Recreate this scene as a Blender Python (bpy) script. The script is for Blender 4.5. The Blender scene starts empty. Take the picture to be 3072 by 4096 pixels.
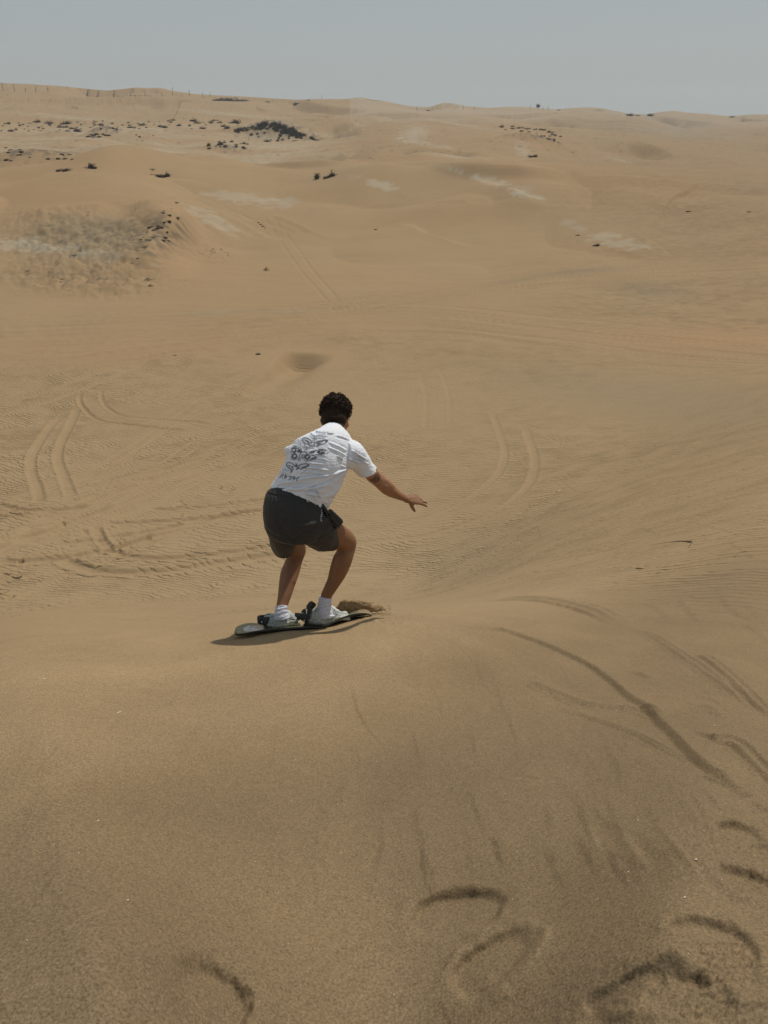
import bpy, math, random
import numpy as np
from mathutils import Vector, Matrix
from math import radians, sin, cos, tan, pi

SC = bpy.context.scene
COL = SC.collection
# ------------------------------------------------------------------ camera
PITCH = radians(27.2)
F = 3094.0                      # focal length in pixels of the 3072 x 4096 photograph
CP, SP = cos(PITCH), sin(PITCH)
cam_d = bpy.data.cameras.new('camera')
cam_d.sensor_fit = 'VERTICAL'; cam_d.sensor_height = 24.0
cam_d.lens = 24.0 * F / 4096.0
cam_d.clip_start = 0.05; cam_d.clip_end = 20000
cam = bpy.data.objects.new('camera', cam_d); COL.objects.link(cam)
cam.rotation_euler = (pi/2 - PITCH, 0, 0)
SC.camera = cam
# ------------------------------------------------------------------ light
SUN = Vector((0.50, 0.56, 1.20)).normalized()
sun_el = math.asin(SUN.z); sun_az = math.atan2(SUN.x, SUN.y)
W = bpy.data.worlds.new('World'); SC.world = W; W.use_nodes = True
nt = W.node_tree; nt.nodes.clear()
sky = nt.nodes.new('ShaderNodeTexSky'); sky.sky_type = 'NISHITA'; sky.sun_disc = False
sky.sun_elevation = sun_el; sky.sun_rotation = sun_az
sky.air_density = 1.0; sky.dust_density = 4.0; sky.ozone_density = 1.0; sky.altitude = 0
hs = nt.nodes.new('ShaderNodeHueSaturation'); hs.inputs['Saturation'].default_value = 0.30
mx = nt.nodes.new('ShaderNodeMix'); mx.data_type = 'RGBA'; mx.inputs['Factor'].default_value = 0.90
tcw = nt.nodes.new('ShaderNodeTexCoord'); spw = nt.nodes.new('ShaderNodeSeparateXYZ'); rmp = nt.nodes.new('ShaderNodeMapRange')
rmp.inputs['From Min'].default_value = -.02; rmp.inputs['From Max'].default_value = .30; rmp.interpolation_type = 'SMOOTHSTEP'
veil = nt.nodes.new('ShaderNodeMix'); veil.data_type = 'RGBA'       # dust haze: paler and warmer at the horizon
veil.inputs['A'].default_value = (4.55, 4.85, 4.70, 1); veil.inputs['B'].default_value = (3.35, 4.08, 4.72, 1)
nt.links.new(tcw.outputs['Generated'], spw.inputs[0]); nt.links.new(spw.outputs['Z'], rmp.inputs['Value'])
nt.links.new(rmp.outputs[0], veil.inputs['Factor']); nt.links.new(veil.outputs['Result'], mx.inputs['B'])
bg = nt.nodes.new('ShaderNodeBackground'); bg.inputs['Strength'].default_value = 0.10
out = nt.nodes.new('ShaderNodeOutputWorld')
nt.links.new(sky.outputs[0], hs.inputs['Color']); nt.links.new(hs.outputs[0], mx.inputs['A'])
nt.links.new(mx.outputs['Result'], bg.inputs['Color']); nt.links.new(bg.outputs[0], out.inputs[0])
sl = bpy.data.lights.new('sun', 'SUN'); sl.energy = 3.3; sl.angle = radians(1.6); sl.color = (1.0, 0.95, 0.87)
so = bpy.data.objects.new('sun', sl); COL.objects.link(so)
so.rotation_euler = (-SUN).to_track_quat('-Z', 'Y').to_euler(); so.location = (0, 0, 30)
SC.view_settings.view_transform = 'Standard'; SC.view_settings.look = 'None'
SC.view_settings.exposure = -0.14; SC.view_settings.gamma = 1.0
SC.cycles.max_bounces = 6; SC.cycles.volume_bounces = 0

rng = random.Random(7)
nrg = np.random.default_rng(11)

def tag(o, label=None, cat=None, group=None, kind=None):
    if label: o['label'] = label
    if cat: o['category'] = cat
    if group: o['group'] = group
    if kind: o['kind'] = kind
    return o

# ------------------------------------------------------------------ pixel <-> space
def P(u, v, t):
    """point seen at pixel (u, v) at depth t along the optical axis"""
    xc = (u-1536.0)/F; yc = (2048.0-v)/F
    return np.array((t*xc, t*(CP+yc*SP), t*(-SP+yc*CP)))
def azdep(u, v):
    p = P(u, v, 1.0); h = math.hypot(p[0], p[1])
    return math.atan2(p[0], p[1]), -p[2]/h          # azimuth, tan(depression)
def project(X, Y, Z):
    t = Y*CP - Z*SP
    t = np.where(t < 1e-3, 1e-3, t)
    yc = (Y*SP + Z*CP)/t
    return 1536 + F*X/t, 2048 - F*yc, t

# ------------------------------------------------------------------ noise
_perm = nrg.permutation(4096)
_ang = nrg.random(4096)*2*pi
_gx, _gy = np.cos(_ang), np.sin(_ang)
def pn(x, y, seed=0):
    x = np.asarray(x, float)+seed*17.31; y = np.asarray(y, float)-seed*9.77
    xi = np.floor(x).astype(np.int64); yi = np.floor(y).astype(np.int64)
    xf = x-xi; yf = y-yi
    def g(ix, iy, fx, fy):
        h = _perm[(_perm[ix & 4095] + iy) & 4095]
        return _gx[h]*fx + _gy[h]*fy
    a = g(xi, yi, xf, yf); b = g(xi+1, yi, xf-1, yf)
    c = g(xi, yi+1, xf, yf-1); d = g(xi+1, yi+1, xf-1, yf-1)
    sx = xf*xf*xf*(xf*(xf*6-15)+10); sy = yf*yf*yf*(yf*(yf*6-15)+10)
    return 1.4*((a*(1-sx)+b*sx)*(1-sy) + (c*(1-sx)+d*sx)*sy)
def fbm(x, y, o=4, seed=0):
    s = 0; a = 1; n = 0
    for k in range(o):
        s = s + a*pn(x*2**k, y*2**k, seed+k*3); n += a; a *= .5
    return s/n
def sstep(a, b, x):
    t = np.clip((x-a)/(b-a), 0, 1); return t*t*(3-2*t)

# ------------------------------------------------------------------ base terrain: z over (azimuth, ln r)
def pchip(x, y, xq):
    x = np.asarray(x, float); y = np.asarray(y, float)
    h = np.diff(x); d = np.diff(y)/h
    m = np.zeros_like(y); m[0] = d[0]; m[-1] = d[-1]
    for i in range(1, len(x)-1):
        if d[i-1]*d[i] > 0:
            w1 = 2*h[i]+h[i-1]; w2 = h[i]+2*h[i-1]
            m[i] = (w1+w2)/(w1/d[i-1]+w2/d[i])
    xq = np.clip(xq, x[0], x[-1])
    i = np.clip(np.searchsorted(x, xq, side='right')-1, 0, len(x)-2)
    s = (xq-x[i])/h[i]
    return ((2*s**3-3*s**2+1)*y[i] + (s**3-2*s**2+s)*h[i]*m[i] + (-2*s**3+3*s**2)*y[i+1] + (s**3-s**2)*h[i]*m[i+1])

LR = np.linspace(math.log(.2), math.log(1700), 1400)
# near: per column of the picture, rows (v, r) or (v, None, z)
basin = [(2250, -16.45), (2100, -16.9), (1900, -17.35), (1700, -17.8), (1500, -18.2), (1400, -18.35), (1300, -18.45)]
near = {
 0:    [(4096,.98),(3600,1.33),(3100,1.96),(2800,2.7),(2700,3.1),(2600,3.75),(2550,4.6),(2520,6.2),(2490,11),(2462,20),(2430,None,-15.5),(2350,None,-16.1)]+[(a,None,b) for a,b in basin],
 768:  [(4096,.96),(3600,1.31),(3100,1.95),(2800,2.67),(2700,3.0),(2600,3.5),(2550,4.0),(2500,5.0),(2472,8),(2445,17),(2420,None,-14.6),(2370,None,-15.8)]+[(a,None,b) for a,b in basin],
 1536: [(4096,.95),(3600,1.3),(3100,1.95),(2800,2.65),(2700,2.98),(2600,3.4),(2550,3.73),(2500,4.15),(2472,4.7),(2450,5.6),(2430,8.2),(2412,14),(2392,None,-14.2),(2360,None,-15.6)]+[(a,None,b) for a,b in basin],
 2300: [(4096,.95),(3600,1.31),(3100,2.0),(2800,2.8),(2600,3.7),(2500,4.5),(2400,6.2),(2350,8),(2300,10.6),(2200,16),(2100,22),(2000,28),(1900,33.6),(1800,39.2),(1700,None,-17.0),(1500,None,-17.9),(1400,None,-18.3),(1300,None,-18.4)],
 3072: [(4096,.97),(3600,1.33),(3100,2.05),(2800,3.0),(2600,4.0),(2400,5.8),(2200,9),(2100,11.6),(2000,15),(1900,19.5),(1800,25),(1700,31),(1600,38),(1500,47),(1450,55),(1400,66),(1300,None,-17.4),(1200,None,-18.2)],
}
nk_az = []; nk_z = []
for u, rows in near.items():
    rr = [.2]; zz = [-1.60]
    for row in rows:
        a, td = azdep(u, row[0])
        r = row[1] if row[1] is not None else -row[2]/td
        rr.append(r); zz.append(-r*td)
    nk_az.append(azdep(u, 2300)[0])
    nk_z.append(pchip(np.log(rr), zz, LR))
nk_az = np.array(nk_az); nk_z = np.array(nk_z)
def smooth1(a, n, axis):
    k = np.exp(-np.linspace(-2, 2, 2*n+1)**2); k /= k.sum()
    pad = [(0, 0)]*a.ndim; pad[axis] = (n, n)
    b = np.pad(a, pad, mode='edge')
    return np.apply_along_axis(lambda m: np.convolve(m, k, mode='valid'), axis, b)
nk_z = smooth1(nk_z, 5, 1)

# far rings: r -> list of (u, v) picture rows the ground reaches there ('z' rows give heights)
sky_line = [(-400,318),(0,332),(200,343),(300,352),(430,361),(480,357),(540,351),(600,356),(640,352),(700,366),(768,374),(900,384),(990,387),(1092,395),(1185,399),(1254,394),(1370,397),(1400,394),(1435,388),(1481,399),(1536,404),(1642,426),(1721,429),(1745,418),(1777,411),(1820,414),(1860,425),(1953,431),(2045,426),(2138,432),(2230,441),(2277,436),(2350,430),(2420,436),(2508,455),(2591,457),(2640,448),(2688,441),(2740,448),(2813,453),(2920,463),(2970,459),(3022,456),(3072,458),(3500,450)]
rings = [
 (95,  'z', [(0,-18.5),(3072,-18.3)]),
 (130, 'v', [(0,930),(250,890),(400,865),(640,865),(760,940),(1000,965),(1536,960),(2300,960),(3072,970)]),
 (165, 'v', [(0,765),(430,740),(700,780),(900,800),(1536,800),(1930,770),(2300,790),(3072,800)]),
 (205, 'v', [(0,682),(231,654),(380,612),(444,598),(555,603),(768,631),(1115,666),(1231,661),(1400,650),(1536,640),(1700,645),(1930,640),(2200,655),(2400,668),(2674,676),(3072,678)]),
 (250, 'd', [(0,-2.6),(444,-3.0),(768,-2.2),(1300,-2.5),(1536,-1.5),(1930,-.3),(2300,-1.5),(2674,-3.2),(3072,-3.5)]),
 (320, 'v', [(0,640),(444,590),(768,618),(1115,640),(1350,625),(1536,588),(1700,570),(1930,560),(2150,575),(2300,602),(2489,640),(2674,650),(3072,655)]),
 (400, 'v', [(0,560),(444,560),(768,570),(1115,585),(1350,570),(1536,545),(1700,515),(1930,519),(2150,552),(2300,580),(2489,610),(2674,620),(3072,628)]),
 (520, 'v', [(0,500),(400,500),(768,500),(1100,520),(1400,512),(1536,500),(1750,488),(1930,502),(2300,528),(2700,548),(3072,560)]),
 (720, 'v', [(0,420),(400,432),(768,440),(1200,450),(1536,452),(1930,462),(2100,468),(2300,452),(2500,458),(2700,498),(3072,500)]),
 (950, 'v', sky_line),
]
AZ_LIM = radians(47)
az_t = np.linspace(-AZ_LIM, AZ_LIM, 900)
def ring_row(kind, pts, r, prev):
    us = np.array([p[0] for p in pts], float); vs = np.array([p[1] for p in pts], float)
    uu = 1536 + np.tan(az_t)*(F*(CP+.50*SP))         # picture column of this azimuth near the horizon rows
    val = np.interp(uu, us, vs)
    if kind == 'z': return val
    if kind == 'd': return prev + val
    z = np.empty_like(val)
    for i in range(len(val)):
        yc = (2048-val[i])/F
        uq = 1536 + math.tan(az_t[i])*(F*(CP+yc*SP))
        if kind == 'v' : yc = (2048-np.interp(uq, us, vs))/F
        z[i] = r*math.cos(az_t[i])*(-SP+yc*CP)/(CP+yc*SP)
    return z
fr = []; fz = []; prev = None
for r, kind, pts in rings:
    prev = ring_row(kind, pts, r, prev)
    z = smooth1(prev, 4 if r > 900 else 14, 0)
    fr.append(r); fz.append(z)
fr += [1050, 1250, 1700]; fz += [fz[-1]-8, fz[-1]-26, fz[-1]-60]
fz = np.array(fz)
far_tab = np.zeros((len(az_t), len(LR)))
for i in range(len(az_t)):
    far_tab[i] = pchip(np.log(fr), fz[:, i], LR)
near_tab = np.zeros((len(az_t), len(LR)))
for j in range(len(LR)):
    near_tab[:, j] = pchip(nk_az, nk_z[:, j], az_t)
near_tab = smooth1(near_tab, 40, 0)
w = sstep(math.log(88), math.log(112), LR)[None, :]
TAB = near_tab*(1-w) + far_tab*w
TAB = smooth1(TAB, 4, 1)

def fold_az(az):
    a = np.abs(az); lim = radians(46)
    return np.sign(az)*np.where(a < lim, a, lim*(pi-a)/(pi-lim))
def base_z(x, y):
    r = np.maximum(np.hypot(x, y), .21); az = fold_az(np.arctan2(x, y))
    a = (az+AZ_LIM)/(2*AZ_LIM)*(len(az_t)-1); b = (np.log(r)-LR[0])/(LR[1]-LR[0])
    a = np.clip(a, 0, len(az_t)-1.001); b = np.clip(b, 0, len(LR)-1.001)
    i = a.astype(int); j = b.astype(int); s = a-i; t = b-j
    return (TAB[i, j]*(1-s)*(1-t)+TAB[i+1, j]*s*(1-t)+TAB[i, j+1]*(1-s)*t+TAB[i+1, j+1]*s*t)

# broad hummocks standing on the base ground: (u, v, r, height, half width across, half depth)
humps = [(1120,535,470,11.0,23,16,.2),(1280,545,455,4.0,22,12,0),(905,590,370,2.6,11,8,0),(435,556,400,3.2,10,7,0),(560,556,400,1.3,14,8,0),(270,535,440,1.6,12,8,0),
         (20,650,262,3.2,14,9,0),(200,655,262,2.2,12,7,0),(2170,555,330,3.0,15,9,0),(2080,545,330,1.2,8,7,0),
         (1990,640,185,.8,20,14,0),(690,880,128,1.6,5,7,0)]
hump_xy = []
for (u, v, r, h, sx, sy, q) in humps:
    a, _ = azdep(u, v); hump_xy.append((r*sin(a), r*cos(a), a, h, sx, sy))
def ground_z(x, y):
    z = base_z(x, y)
    for (hx, hy, a, h, sx, sy) in hump_xy:
        dx = (x-hx)*cos(a)-(y-hy)*sin(a); dy = (x-hx)*sin(a)+(y-hy)*cos(a)
        d = (dx/sx)**2+(dy/sy)**2
        z = z + h*np.exp(-d*.9)
    r = np.hypot(x, y)
    m = sstep(150, 420, r)
    z = z + m*(1-.7*sstep(700, 900, r))*(4.2*fbm(x/62, y/95, 3, 5)+ .9*fbm(x/26, y/40, 2, 8))
    m2 = sstep(26, 60, r)*(1-sstep(150, 420, r))
    z = z + m2*.35*fbm(x/16, y/20, 2, 15)
    m3 = sstep(85, 130, r)*(1-sstep(260, 420, r))
    z = z + m3*3.8*(np.abs(fbm(x/38, y/48, 2, 16))-.2)
    return z
def at(u, v, rmin=.4, rmax=1500):
    """where the ray through pixel (u, v) meets the ground"""
    a, td = azdep(u, v)
    r = np.exp(np.linspace(math.log(rmin), math.log(rmax), 2600))
    z = ground_z(r*sin(a), r*cos(a))
    below = (-r*td) <= z
    if not below.any():
        g_ = np.where(r > 300, (-r*td) - z, 1e9); k = int(np.argmin(g_)); return np.array((r[k]*sin(a), r[k]*cos(a), z[k]))
    k = int(np.argmax(below))
    if k == 0: k = 1
    g0 = -r[k-1]*td - z[k-1]; g1 = -r[k]*td - z[k]
    s = g0/(g0-g1) if g0 != g1 else 0
    rr = r[k-1]+(r[k]-r[k-1])*s
    return np.array((rr*sin(a), rr*cos(a), float(ground_z(np.array(rr*sin(a)), np.array(rr*cos(a))))))

# ------------------------------------------------------------------ the sandboard's edges, and the sand it rests on
kb = .1567
def zb(x, y): return (900+x*kb, 2450+y*kb)
def z3(x, y): return (1220+x*.1808, 2350+y*.1808)
# (near edge picture point, depth) and (far edge point, depth) from tail to nose
bst = [((zb(243,480), 4.52), (zb(250,440), 4.56)), ((zb(262,515), 4.515), (zb(290,375), 4.63)), ((zb(300,540), 4.515), (zb(360,330), 4.69)), ((zb(400,540), 4.525), (zb(460,292), 4.745)), ((zb(560,515), 4.545), (zb(600,266), 4.785)), ((zb(760,475), 4.575), (zb(820,276), 4.82)),
       ((zb(1000,438), 4.61), (zb(1050,330), 4.85)), ((zb(1300,408), 4.65), (zb(1400,340), 4.89)), ((zb(1659,382), 4.70), (zb(1700,330), 4.93)), ((z3(130,858), 4.755), (z3(160,790), 4.97)), ((z3(400,850), 4.80), (z3(420,740), 5.01)),
       ((z3(620,760), 4.84), (z3(680,670), 5.05)), ((z3(850,650), 4.88), (z3(900,600), 5.08)), ((z3(1050,590), 4.915), (z3(1100,520), 5.10)), ((z3(1230,562), 4.955), (z3(1270,478), 5.10)), ((z3(1380,572), 5.0), (z3(1400,505), 5.09)), ((z3(1465,602), 5.045), (z3(1485,575), 5.075))]
TH = .011
def cr(pts, n):
    pts = np.array(pts, float)
    p = np.vstack([2*pts[0]-pts[1], pts, 2*pts[-1]-pts[-2]])
    out_ = []
    m = len(pts)-1
    for k in range(n+1):
        s = k/n*m; i = min(int(s), m-1); t = s-i
        a, b, c, d = p[i], p[i+1], p[i+2], p[i+3]
        out_.append(.5*((2*b)+(-a+c)*t+(2*a-5*b+4*c-d)*t*t+(-a+3*b-3*c+d)*t**3))
    return np.array(out_)
A_ = cr(np.array([np.concatenate([P(*n_[0], n_[1]), P(*f_[0], f_[1])]) for n_, f_ in bst]), 80)
_s = np.linspace(0, 1, len(A_))
_gap = np.interp(_s, [0, .15, .35, .5, .62, .75, .88, .96, 1], [.055, .040, .018, .002, .014, .034, .032, .012, -.01])
_gx_, _gy_, _gr = [], [], []
for q in (.0, .5, 1.0):
    pt = A_[:, :3]*(1-q)+A_[:, 3:]*q
    _gx_.append(pt[:, 0]); _gy_.append(pt[:, 1]); _gr.append(pt[:, 2]-TH-_gap-ground_z(pt[:, 0], pt[:, 1]))
_gx_, _gy_, _gr = np.concatenate(_gx_)[::4], np.concatenate(_gy_)[::4], np.concatenate(_gr)[::4]
print('board residual', _gr.min(), _gr.max(), _gr.mean())
_ground0 = ground_z
def ground_z(x, y):
    z = _ground0(x, y)
    x = np.asarray(x); y = np.asarray(y)
    m = (np.hypot(x+.45, y-3.9) < 2.2)
    if m.any():
        xs = x[m] if x.ndim else x.reshape(1); ys = y[m] if y.ndim else y.reshape(1)
        ws = 0; rs = 0; dm = np.full(xs.shape, 9.)
        for gx_, gy_, gr_ in zip(_gx_, _gy_, _gr):
            d2 = (xs-gx_)**2+(ys-gy_)**2; w_ = np.exp(-d2/(2*.10**2))+1e-4*np.exp(-d2/(2*.35**2))+1e-9; ws = ws+w_; rs = rs+w_*gr_; dm = np.minimum(dm, d2)
        c = rs/ws*np.exp(-dm/.75**2)
        if x.ndim: z = z.copy(); z[m] = z[m]+c
        else: z = z+c[0]
    return z

# ------------------------------------------------------------------ materials
def new_mat(name):
    m = bpy.data.materials.new(name); m.use_nodes = True
    nt = m.node_tree; b = nt.nodes['Principled BSDF']
    return m, nt, b
def N(nt, t, **kw):
    n = nt.nodes.new(t)
    for k, v in kw.items(): setattr(n, k, v)
    return n
def mathn(nt, op, a, b=None, c=None):
    n = nt.nodes.new('ShaderNodeMath'); n.operation = op
    for i, x in enumerate((a, b, c)):
        if x is None: continue
        if isinstance(x, (int, float)): n.inputs[i].default_value = x
        else: nt.links.new(x, n.inputs[i])
    return n.outputs[0]

def sand_material():
    m, nt, b = new_mat('sand'); L = nt.links.new
    b.inputs['Roughness'].default_value = .95
    b.inputs['Specular IOR Level'].default_value = .12
    geo = N(nt, 'ShaderNodeNewGeometry')
    tint = N(nt, 'ShaderNodeAttribute', attribute_name='tint')
    rip = N(nt, 'ShaderNodeAttribute', attribute_name='rip')        # x phase, y amount, z wavelength
    sep = N(nt, 'ShaderNodeSeparateXYZ'); L(rip.outputs['Vector'], sep.inputs[0])
    # grains: three sizes of noise
    def noise(scale, detail=2, rough=.6):
        n = N(nt, 'ShaderNodeTexNoise'); n.inputs['Scale'].default_value = scale
        n.inputs['Detail'].default_value = detail; n.inputs['Roughness'].default_value = rough
        L(geo.outputs['Position'], n.inputs['Vector']); return n.outputs['Fac']
    g1 = noise(165, 2, .8); g2 = noise(34, 3, .6); g3 = noise(1.3, 4, .6); g4 = noise(.11, 4, .6)
    def centred(x, k): return mathn(nt, 'MULTIPLY', mathn(nt, 'SUBTRACT', x, .5), k)
    s = mathn(nt, 'ADD', mathn(nt, 'ADD', centred(g1, 1.9), centred(g2, .22)), mathn(nt, 'ADD', centred(g3, .13), centred(g4, .10)))
    s = mathn(nt, 'ADD', s, 1.0)
    # rare pale grains
    vo = N(nt, 'ShaderNodeTexVoronoi'); vo.inputs['Scale'].default_value = 42; L(geo.outputs['Position'], vo.inputs['Vector'])
    speck = mathn(nt, 'LESS_THAN', vo.outputs['Distance'], .055)
    rnd = N(nt, 'ShaderNodeSeparateColor'); L(vo.outputs['Color'], rnd.inputs[0])
    speck = mathn(nt, 'MULTIPLY', speck, mathn(nt, 'GREATER_THAN', rnd.outputs[0], .86))
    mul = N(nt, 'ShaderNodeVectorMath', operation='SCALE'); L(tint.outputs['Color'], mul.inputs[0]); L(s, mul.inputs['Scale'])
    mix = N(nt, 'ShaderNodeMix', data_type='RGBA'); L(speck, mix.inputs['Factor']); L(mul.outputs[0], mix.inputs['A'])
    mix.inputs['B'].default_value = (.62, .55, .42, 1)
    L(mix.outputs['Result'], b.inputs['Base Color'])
    # wind ripples: saw-shaped height from the phase stored with the ground
    nw = N(nt, 'ShaderNodeTexNoise'); nw.inputs['Scale'].default_value = 1.6; nw.inputs['Detail'].default_value = 3
    L(geo.outputs['Position'], nw.inputs['Vector'])
    nb = N(nt, 'ShaderNodeTexNoise'); nb.inputs['Scale'].default_value = 4.5; nb.inputs['Detail'].default_value = 2
    L(geo.outputs['Position'], nb.inputs['Vector'])
    ph = mathn(nt, 'ADD', sep.outputs['X'], mathn(nt, 'ADD', centred(nw.outputs['Fac'], 13.0), centred(nb.outputs['Fac'], 4.0)))
    w1 = mathn(nt, 'SINE', ph)
    w2 = mathn(nt, 'MULTIPLY', mathn(nt, 'SINE', mathn(nt, 'ADD', mathn(nt, 'MULTIPLY', ph, 2.0), 1.0)), .32)
    wv = mathn(nt, 'ADD', w1, w2)
    patch = N(nt, 'ShaderNodeTexNoise'); patch.inputs['Scale'].default_value = .8; patch.inputs['Detail'].default_value = 2
    L(geo.outputs['Position'], patch.inputs['Vector'])
    pm = mathn(nt, 'MULTIPLY', mathn(nt, 'ADD', mathn(nt, 'MULTIPLY', patch.outputs['Fac'], 2.4), -.55), 1.0)
    pmn = N(nt, 'ShaderNodeClamp'); L(pm, pmn.inputs[0])
    hh = mathn(nt, 'MULTIPLY', mathn(nt, 'MULTIPLY', wv, sep.outputs['Y']), pmn.outputs[0])
    hh = mathn(nt, 'MULTIPLY', hh, sep.outputs['Z'])               # height in metres
    hg = mathn(nt, 'MULTIPLY', centred(g1, 1), .0011)
    hg2 = mathn(nt, 'MULTIPLY', centred(g2, 1), .0035)
    tot = mathn(nt, 'ADD', mathn(nt, 'ADD', hh, hg), hg2)
    bump = N(nt, 'ShaderNodeBump'); bump.inputs['Strength'].default_value = 1; bump.inputs['Distance'].default_value = 1
    L(tot, bump.inputs['Height']); L(bump.outputs[0], b.inputs['Normal'])
    return m

# ------------------------------------------------------------------ the ground mesh
rows = [.22]
while rows[-1] < 1650:
    r = rows[-1]
    d = .0046 if r < 18 else (.0030 if r < 62 else (.0045 if r < 130 else .0072))
    if r < .8: d = .03
    rows.append(r*(1+d))
RR = np.array(rows)
az_hi = np.linspace(-radians(43.2), radians(43.2), 1000)
wing = radians(43.2)+np.cumsum(np.linspace(.4, 6.6, 40))*(pi-radians(43.2))/np.cumsum(np.linspace(.4, 6.6, 40))[-1]
AZ = np.concatenate([-wing[::-1][1:], az_hi, wing])   # the last column meets the first behind the camera
AZ = np.concatenate([AZ]); NA = len(AZ); NR = len(RR)
A2, R2 = np.meshgrid(AZ, RR, indexing='xy')           # rows: r, cols: azimuth
X = (R2*np.sin(A2)).ravel(); Y = (R2*np.cos(A2)).ravel()
Z = ground_z(X, Y)
Zb = Z.copy()
RV = np.hypot(X, Y)
TINT = np.empty((len(X), 3)); 
RIPA = np.ones(len(X)); ROAD = np.zeros(len(X))
PU, PV, PT = project(X, Y, Z)

def cr(pts, n):
    pts = np.array(pts, float)
    p = np.vstack([2*pts[0]-pts[1], pts, 2*pts[-1]-pts[-2]])
    out_ = []
    m = len(pts)-1
    for k in range(n+1):
        s = k/n*m; i = min(int(s), m-1); t = s-i
        a, b, c, d = p[i], p[i+1], p[i+2], p[i+3]
        out_.append(.5*((2*b)+(-a+c)*t+(2*a-5*b+4*c-d)*t*t+(-a+3*b-3*c+d)*t**3))
    return np.array(out_)
def near_line(wpts, reach):
    """indices of ground points near a line, with signed distance and 0..1 position along it"""
    reach = min(reach, .3*np.hypot(wpts[:, 0], wpts[:, 1]).min())
    lo = wpts.min(0)-reach; hi = wpts.max(0)+reach
    idx = np.nonzero((X > lo[0]) & (X < hi[0]) & (Y > lo[1]) & (Y < hi[1]))[0]
    x = X[idx]; y = Y[idx]
    best = np.full(len(idx), 1e9); sg = np.zeros(len(idx)); par = np.zeros(len(idx))
    n = len(wpts)-1
    for i in range(n):
        a = wpts[i]; d = wpts[i+1]-a; l2 = d@d+1e-12
        t = ((x-a[0])*d[0]+(y-a[1])*d[1])/l2
        tc = np.clip(t, 0, 1)
        ex = x-a[0]-tc*d[0]; ey = y-a[1]-tc*d[1]
        q = ex*ex+ey*ey
        m = q < best
        best[m] = q[m]; sg[m] = np.sign(d[0]*ey-d[1]*ex)[m]; par[m] = (i+tc[m])/n
    dist = np.sqrt(best); keep = dist < reach
    return idx[keep], (dist*sg)[keep], par[keep]
def line_px(px, n=26):
    c = cr(px, n)
    return np.array([at(u, v)[:2] for u, v in c])
def rut(px, w, depth, berm=.5, n=26, wob=0.0, taper=.08, flat=1.0, rip=1.0):
    """a groove pressed along a line: w half width in metres"""
    wp = line_px(px, n)
    idx, d, s = near_line(wp, w*3.2)
    if len(idx) == 0: return
    if wob: d = d+wob*w*pn(X[idx]/(w*5), Y[idx]/(w*5), 31)
    t = sstep(0, taper, s)*sstep(0, taper, 1-s)
    t = t*(.8+.35*pn(X[idx]/(w*24), Y[idx]/(w*24), 41))
    a = np.abs(d)/w
    g = -depth*np.exp(-a**4*.9) + berm*depth*np.exp(-((a-1.35)/.33)**2)
    Z[idx] += g*t
    RIPA[idx] *= 1-rip*np.clip(t, 0, 1)*np.exp(-a**4*.5)
def scarp(px, h, wf, L, side=1, n=26, taper=.2, wob=.3, hollow=False, tri=False):
    """a step of height h: steep face wf wide on one side of the line, dying away over L on the other;
    hollow: the face falls below the old ground instead, and recovers over L"""
    wp = line_px(px, n)
    reach = min(max(L*3, wf*2), .3*np.hypot(wp[:, 0], wp[:, 1]).min())
    idx, d, s = near_line(wp, reach)
    if len(idx) == 0: return
    fade = 1-sstep(.45, 1, np.abs(d)/reach)
    d = d*side + wob*wf*pn(X[idx]/(wf*4), Y[idx]/(wf*4), 51)
    t = sstep(0, taper, s)*sstep(0, taper, 1-s)
    if tri: g = np.where(d > 0, np.exp(-d/L), np.clip(1+d/(wf*np.maximum(t, .12)), 0, 1))
    elif hollow: g = np.where(d > 0, 0, -np.clip(-d/wf, 0, 1)*np.exp(-np.clip(-d-wf, 0, 1e9)/L))
    else: g = np.where(d > 0, np.exp(-d/L), np.clip(1+d/wf, 0, 1))
    Z[idx] += h*g*t*fade
def press(u, v, hw, hl, ang, depth, rim=.35, edge=.25, tilt=0.0, r=None):
    """a print pressed at pixel (u, v): half width, half length in metres, ang in the ground plane"""
    c = at(u, v); R_ = max(hw, hl)*2.2
    idx = np.nonzero((np.abs(X-c[0]) < R_) & (np.abs(Y-c[1]) < R_))[0]
    dx = X[idx]-c[0]; dy = Y[idx]-c[1]
    a = dx*cos(ang)+dy*sin(ang); b = -dx*sin(ang)+dy*cos(ang)
    q = (np.abs(a/hw)**2.6+np.abs(b/hl)**2.6)**(1/2.6)
    q = q+.22*pn(X[idx]/(hw*1.1)+u, Y[idx]/(hw*1.1), 61)+.07*pn(X[idx]/(hw*.3), Y[idx]/(hw*.3), 62)
    g = -depth*(1-sstep(1-edge, 1, q))*(1+tilt*b/hl) + rim*depth*np.exp(-((q-1.18)/.16)**2)*np.clip(.6+1.3*pn(X[idx]/(hw*.8), Y[idx]/(hw*.8), 63), 0, 1.6)
    Z[idx] += g
    return idx, a/hw, b/hl, q
k8 = .4629
def z8(l): return [(x*k8, 1500+y*k8) for x, y in l]
def zr(l): return [(1400+x*1.0078, 1700+y*1.0078) for x, y in l]

# -- the blown-out small dune in front of the rider's head, and dune brinks
scarp([(1120,1407),(1180,1410),(1270,1415),(1358,1420)], 1.25, 1.7, 9, side=1, taper=.48, wob=.02, hollow=True)
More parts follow.
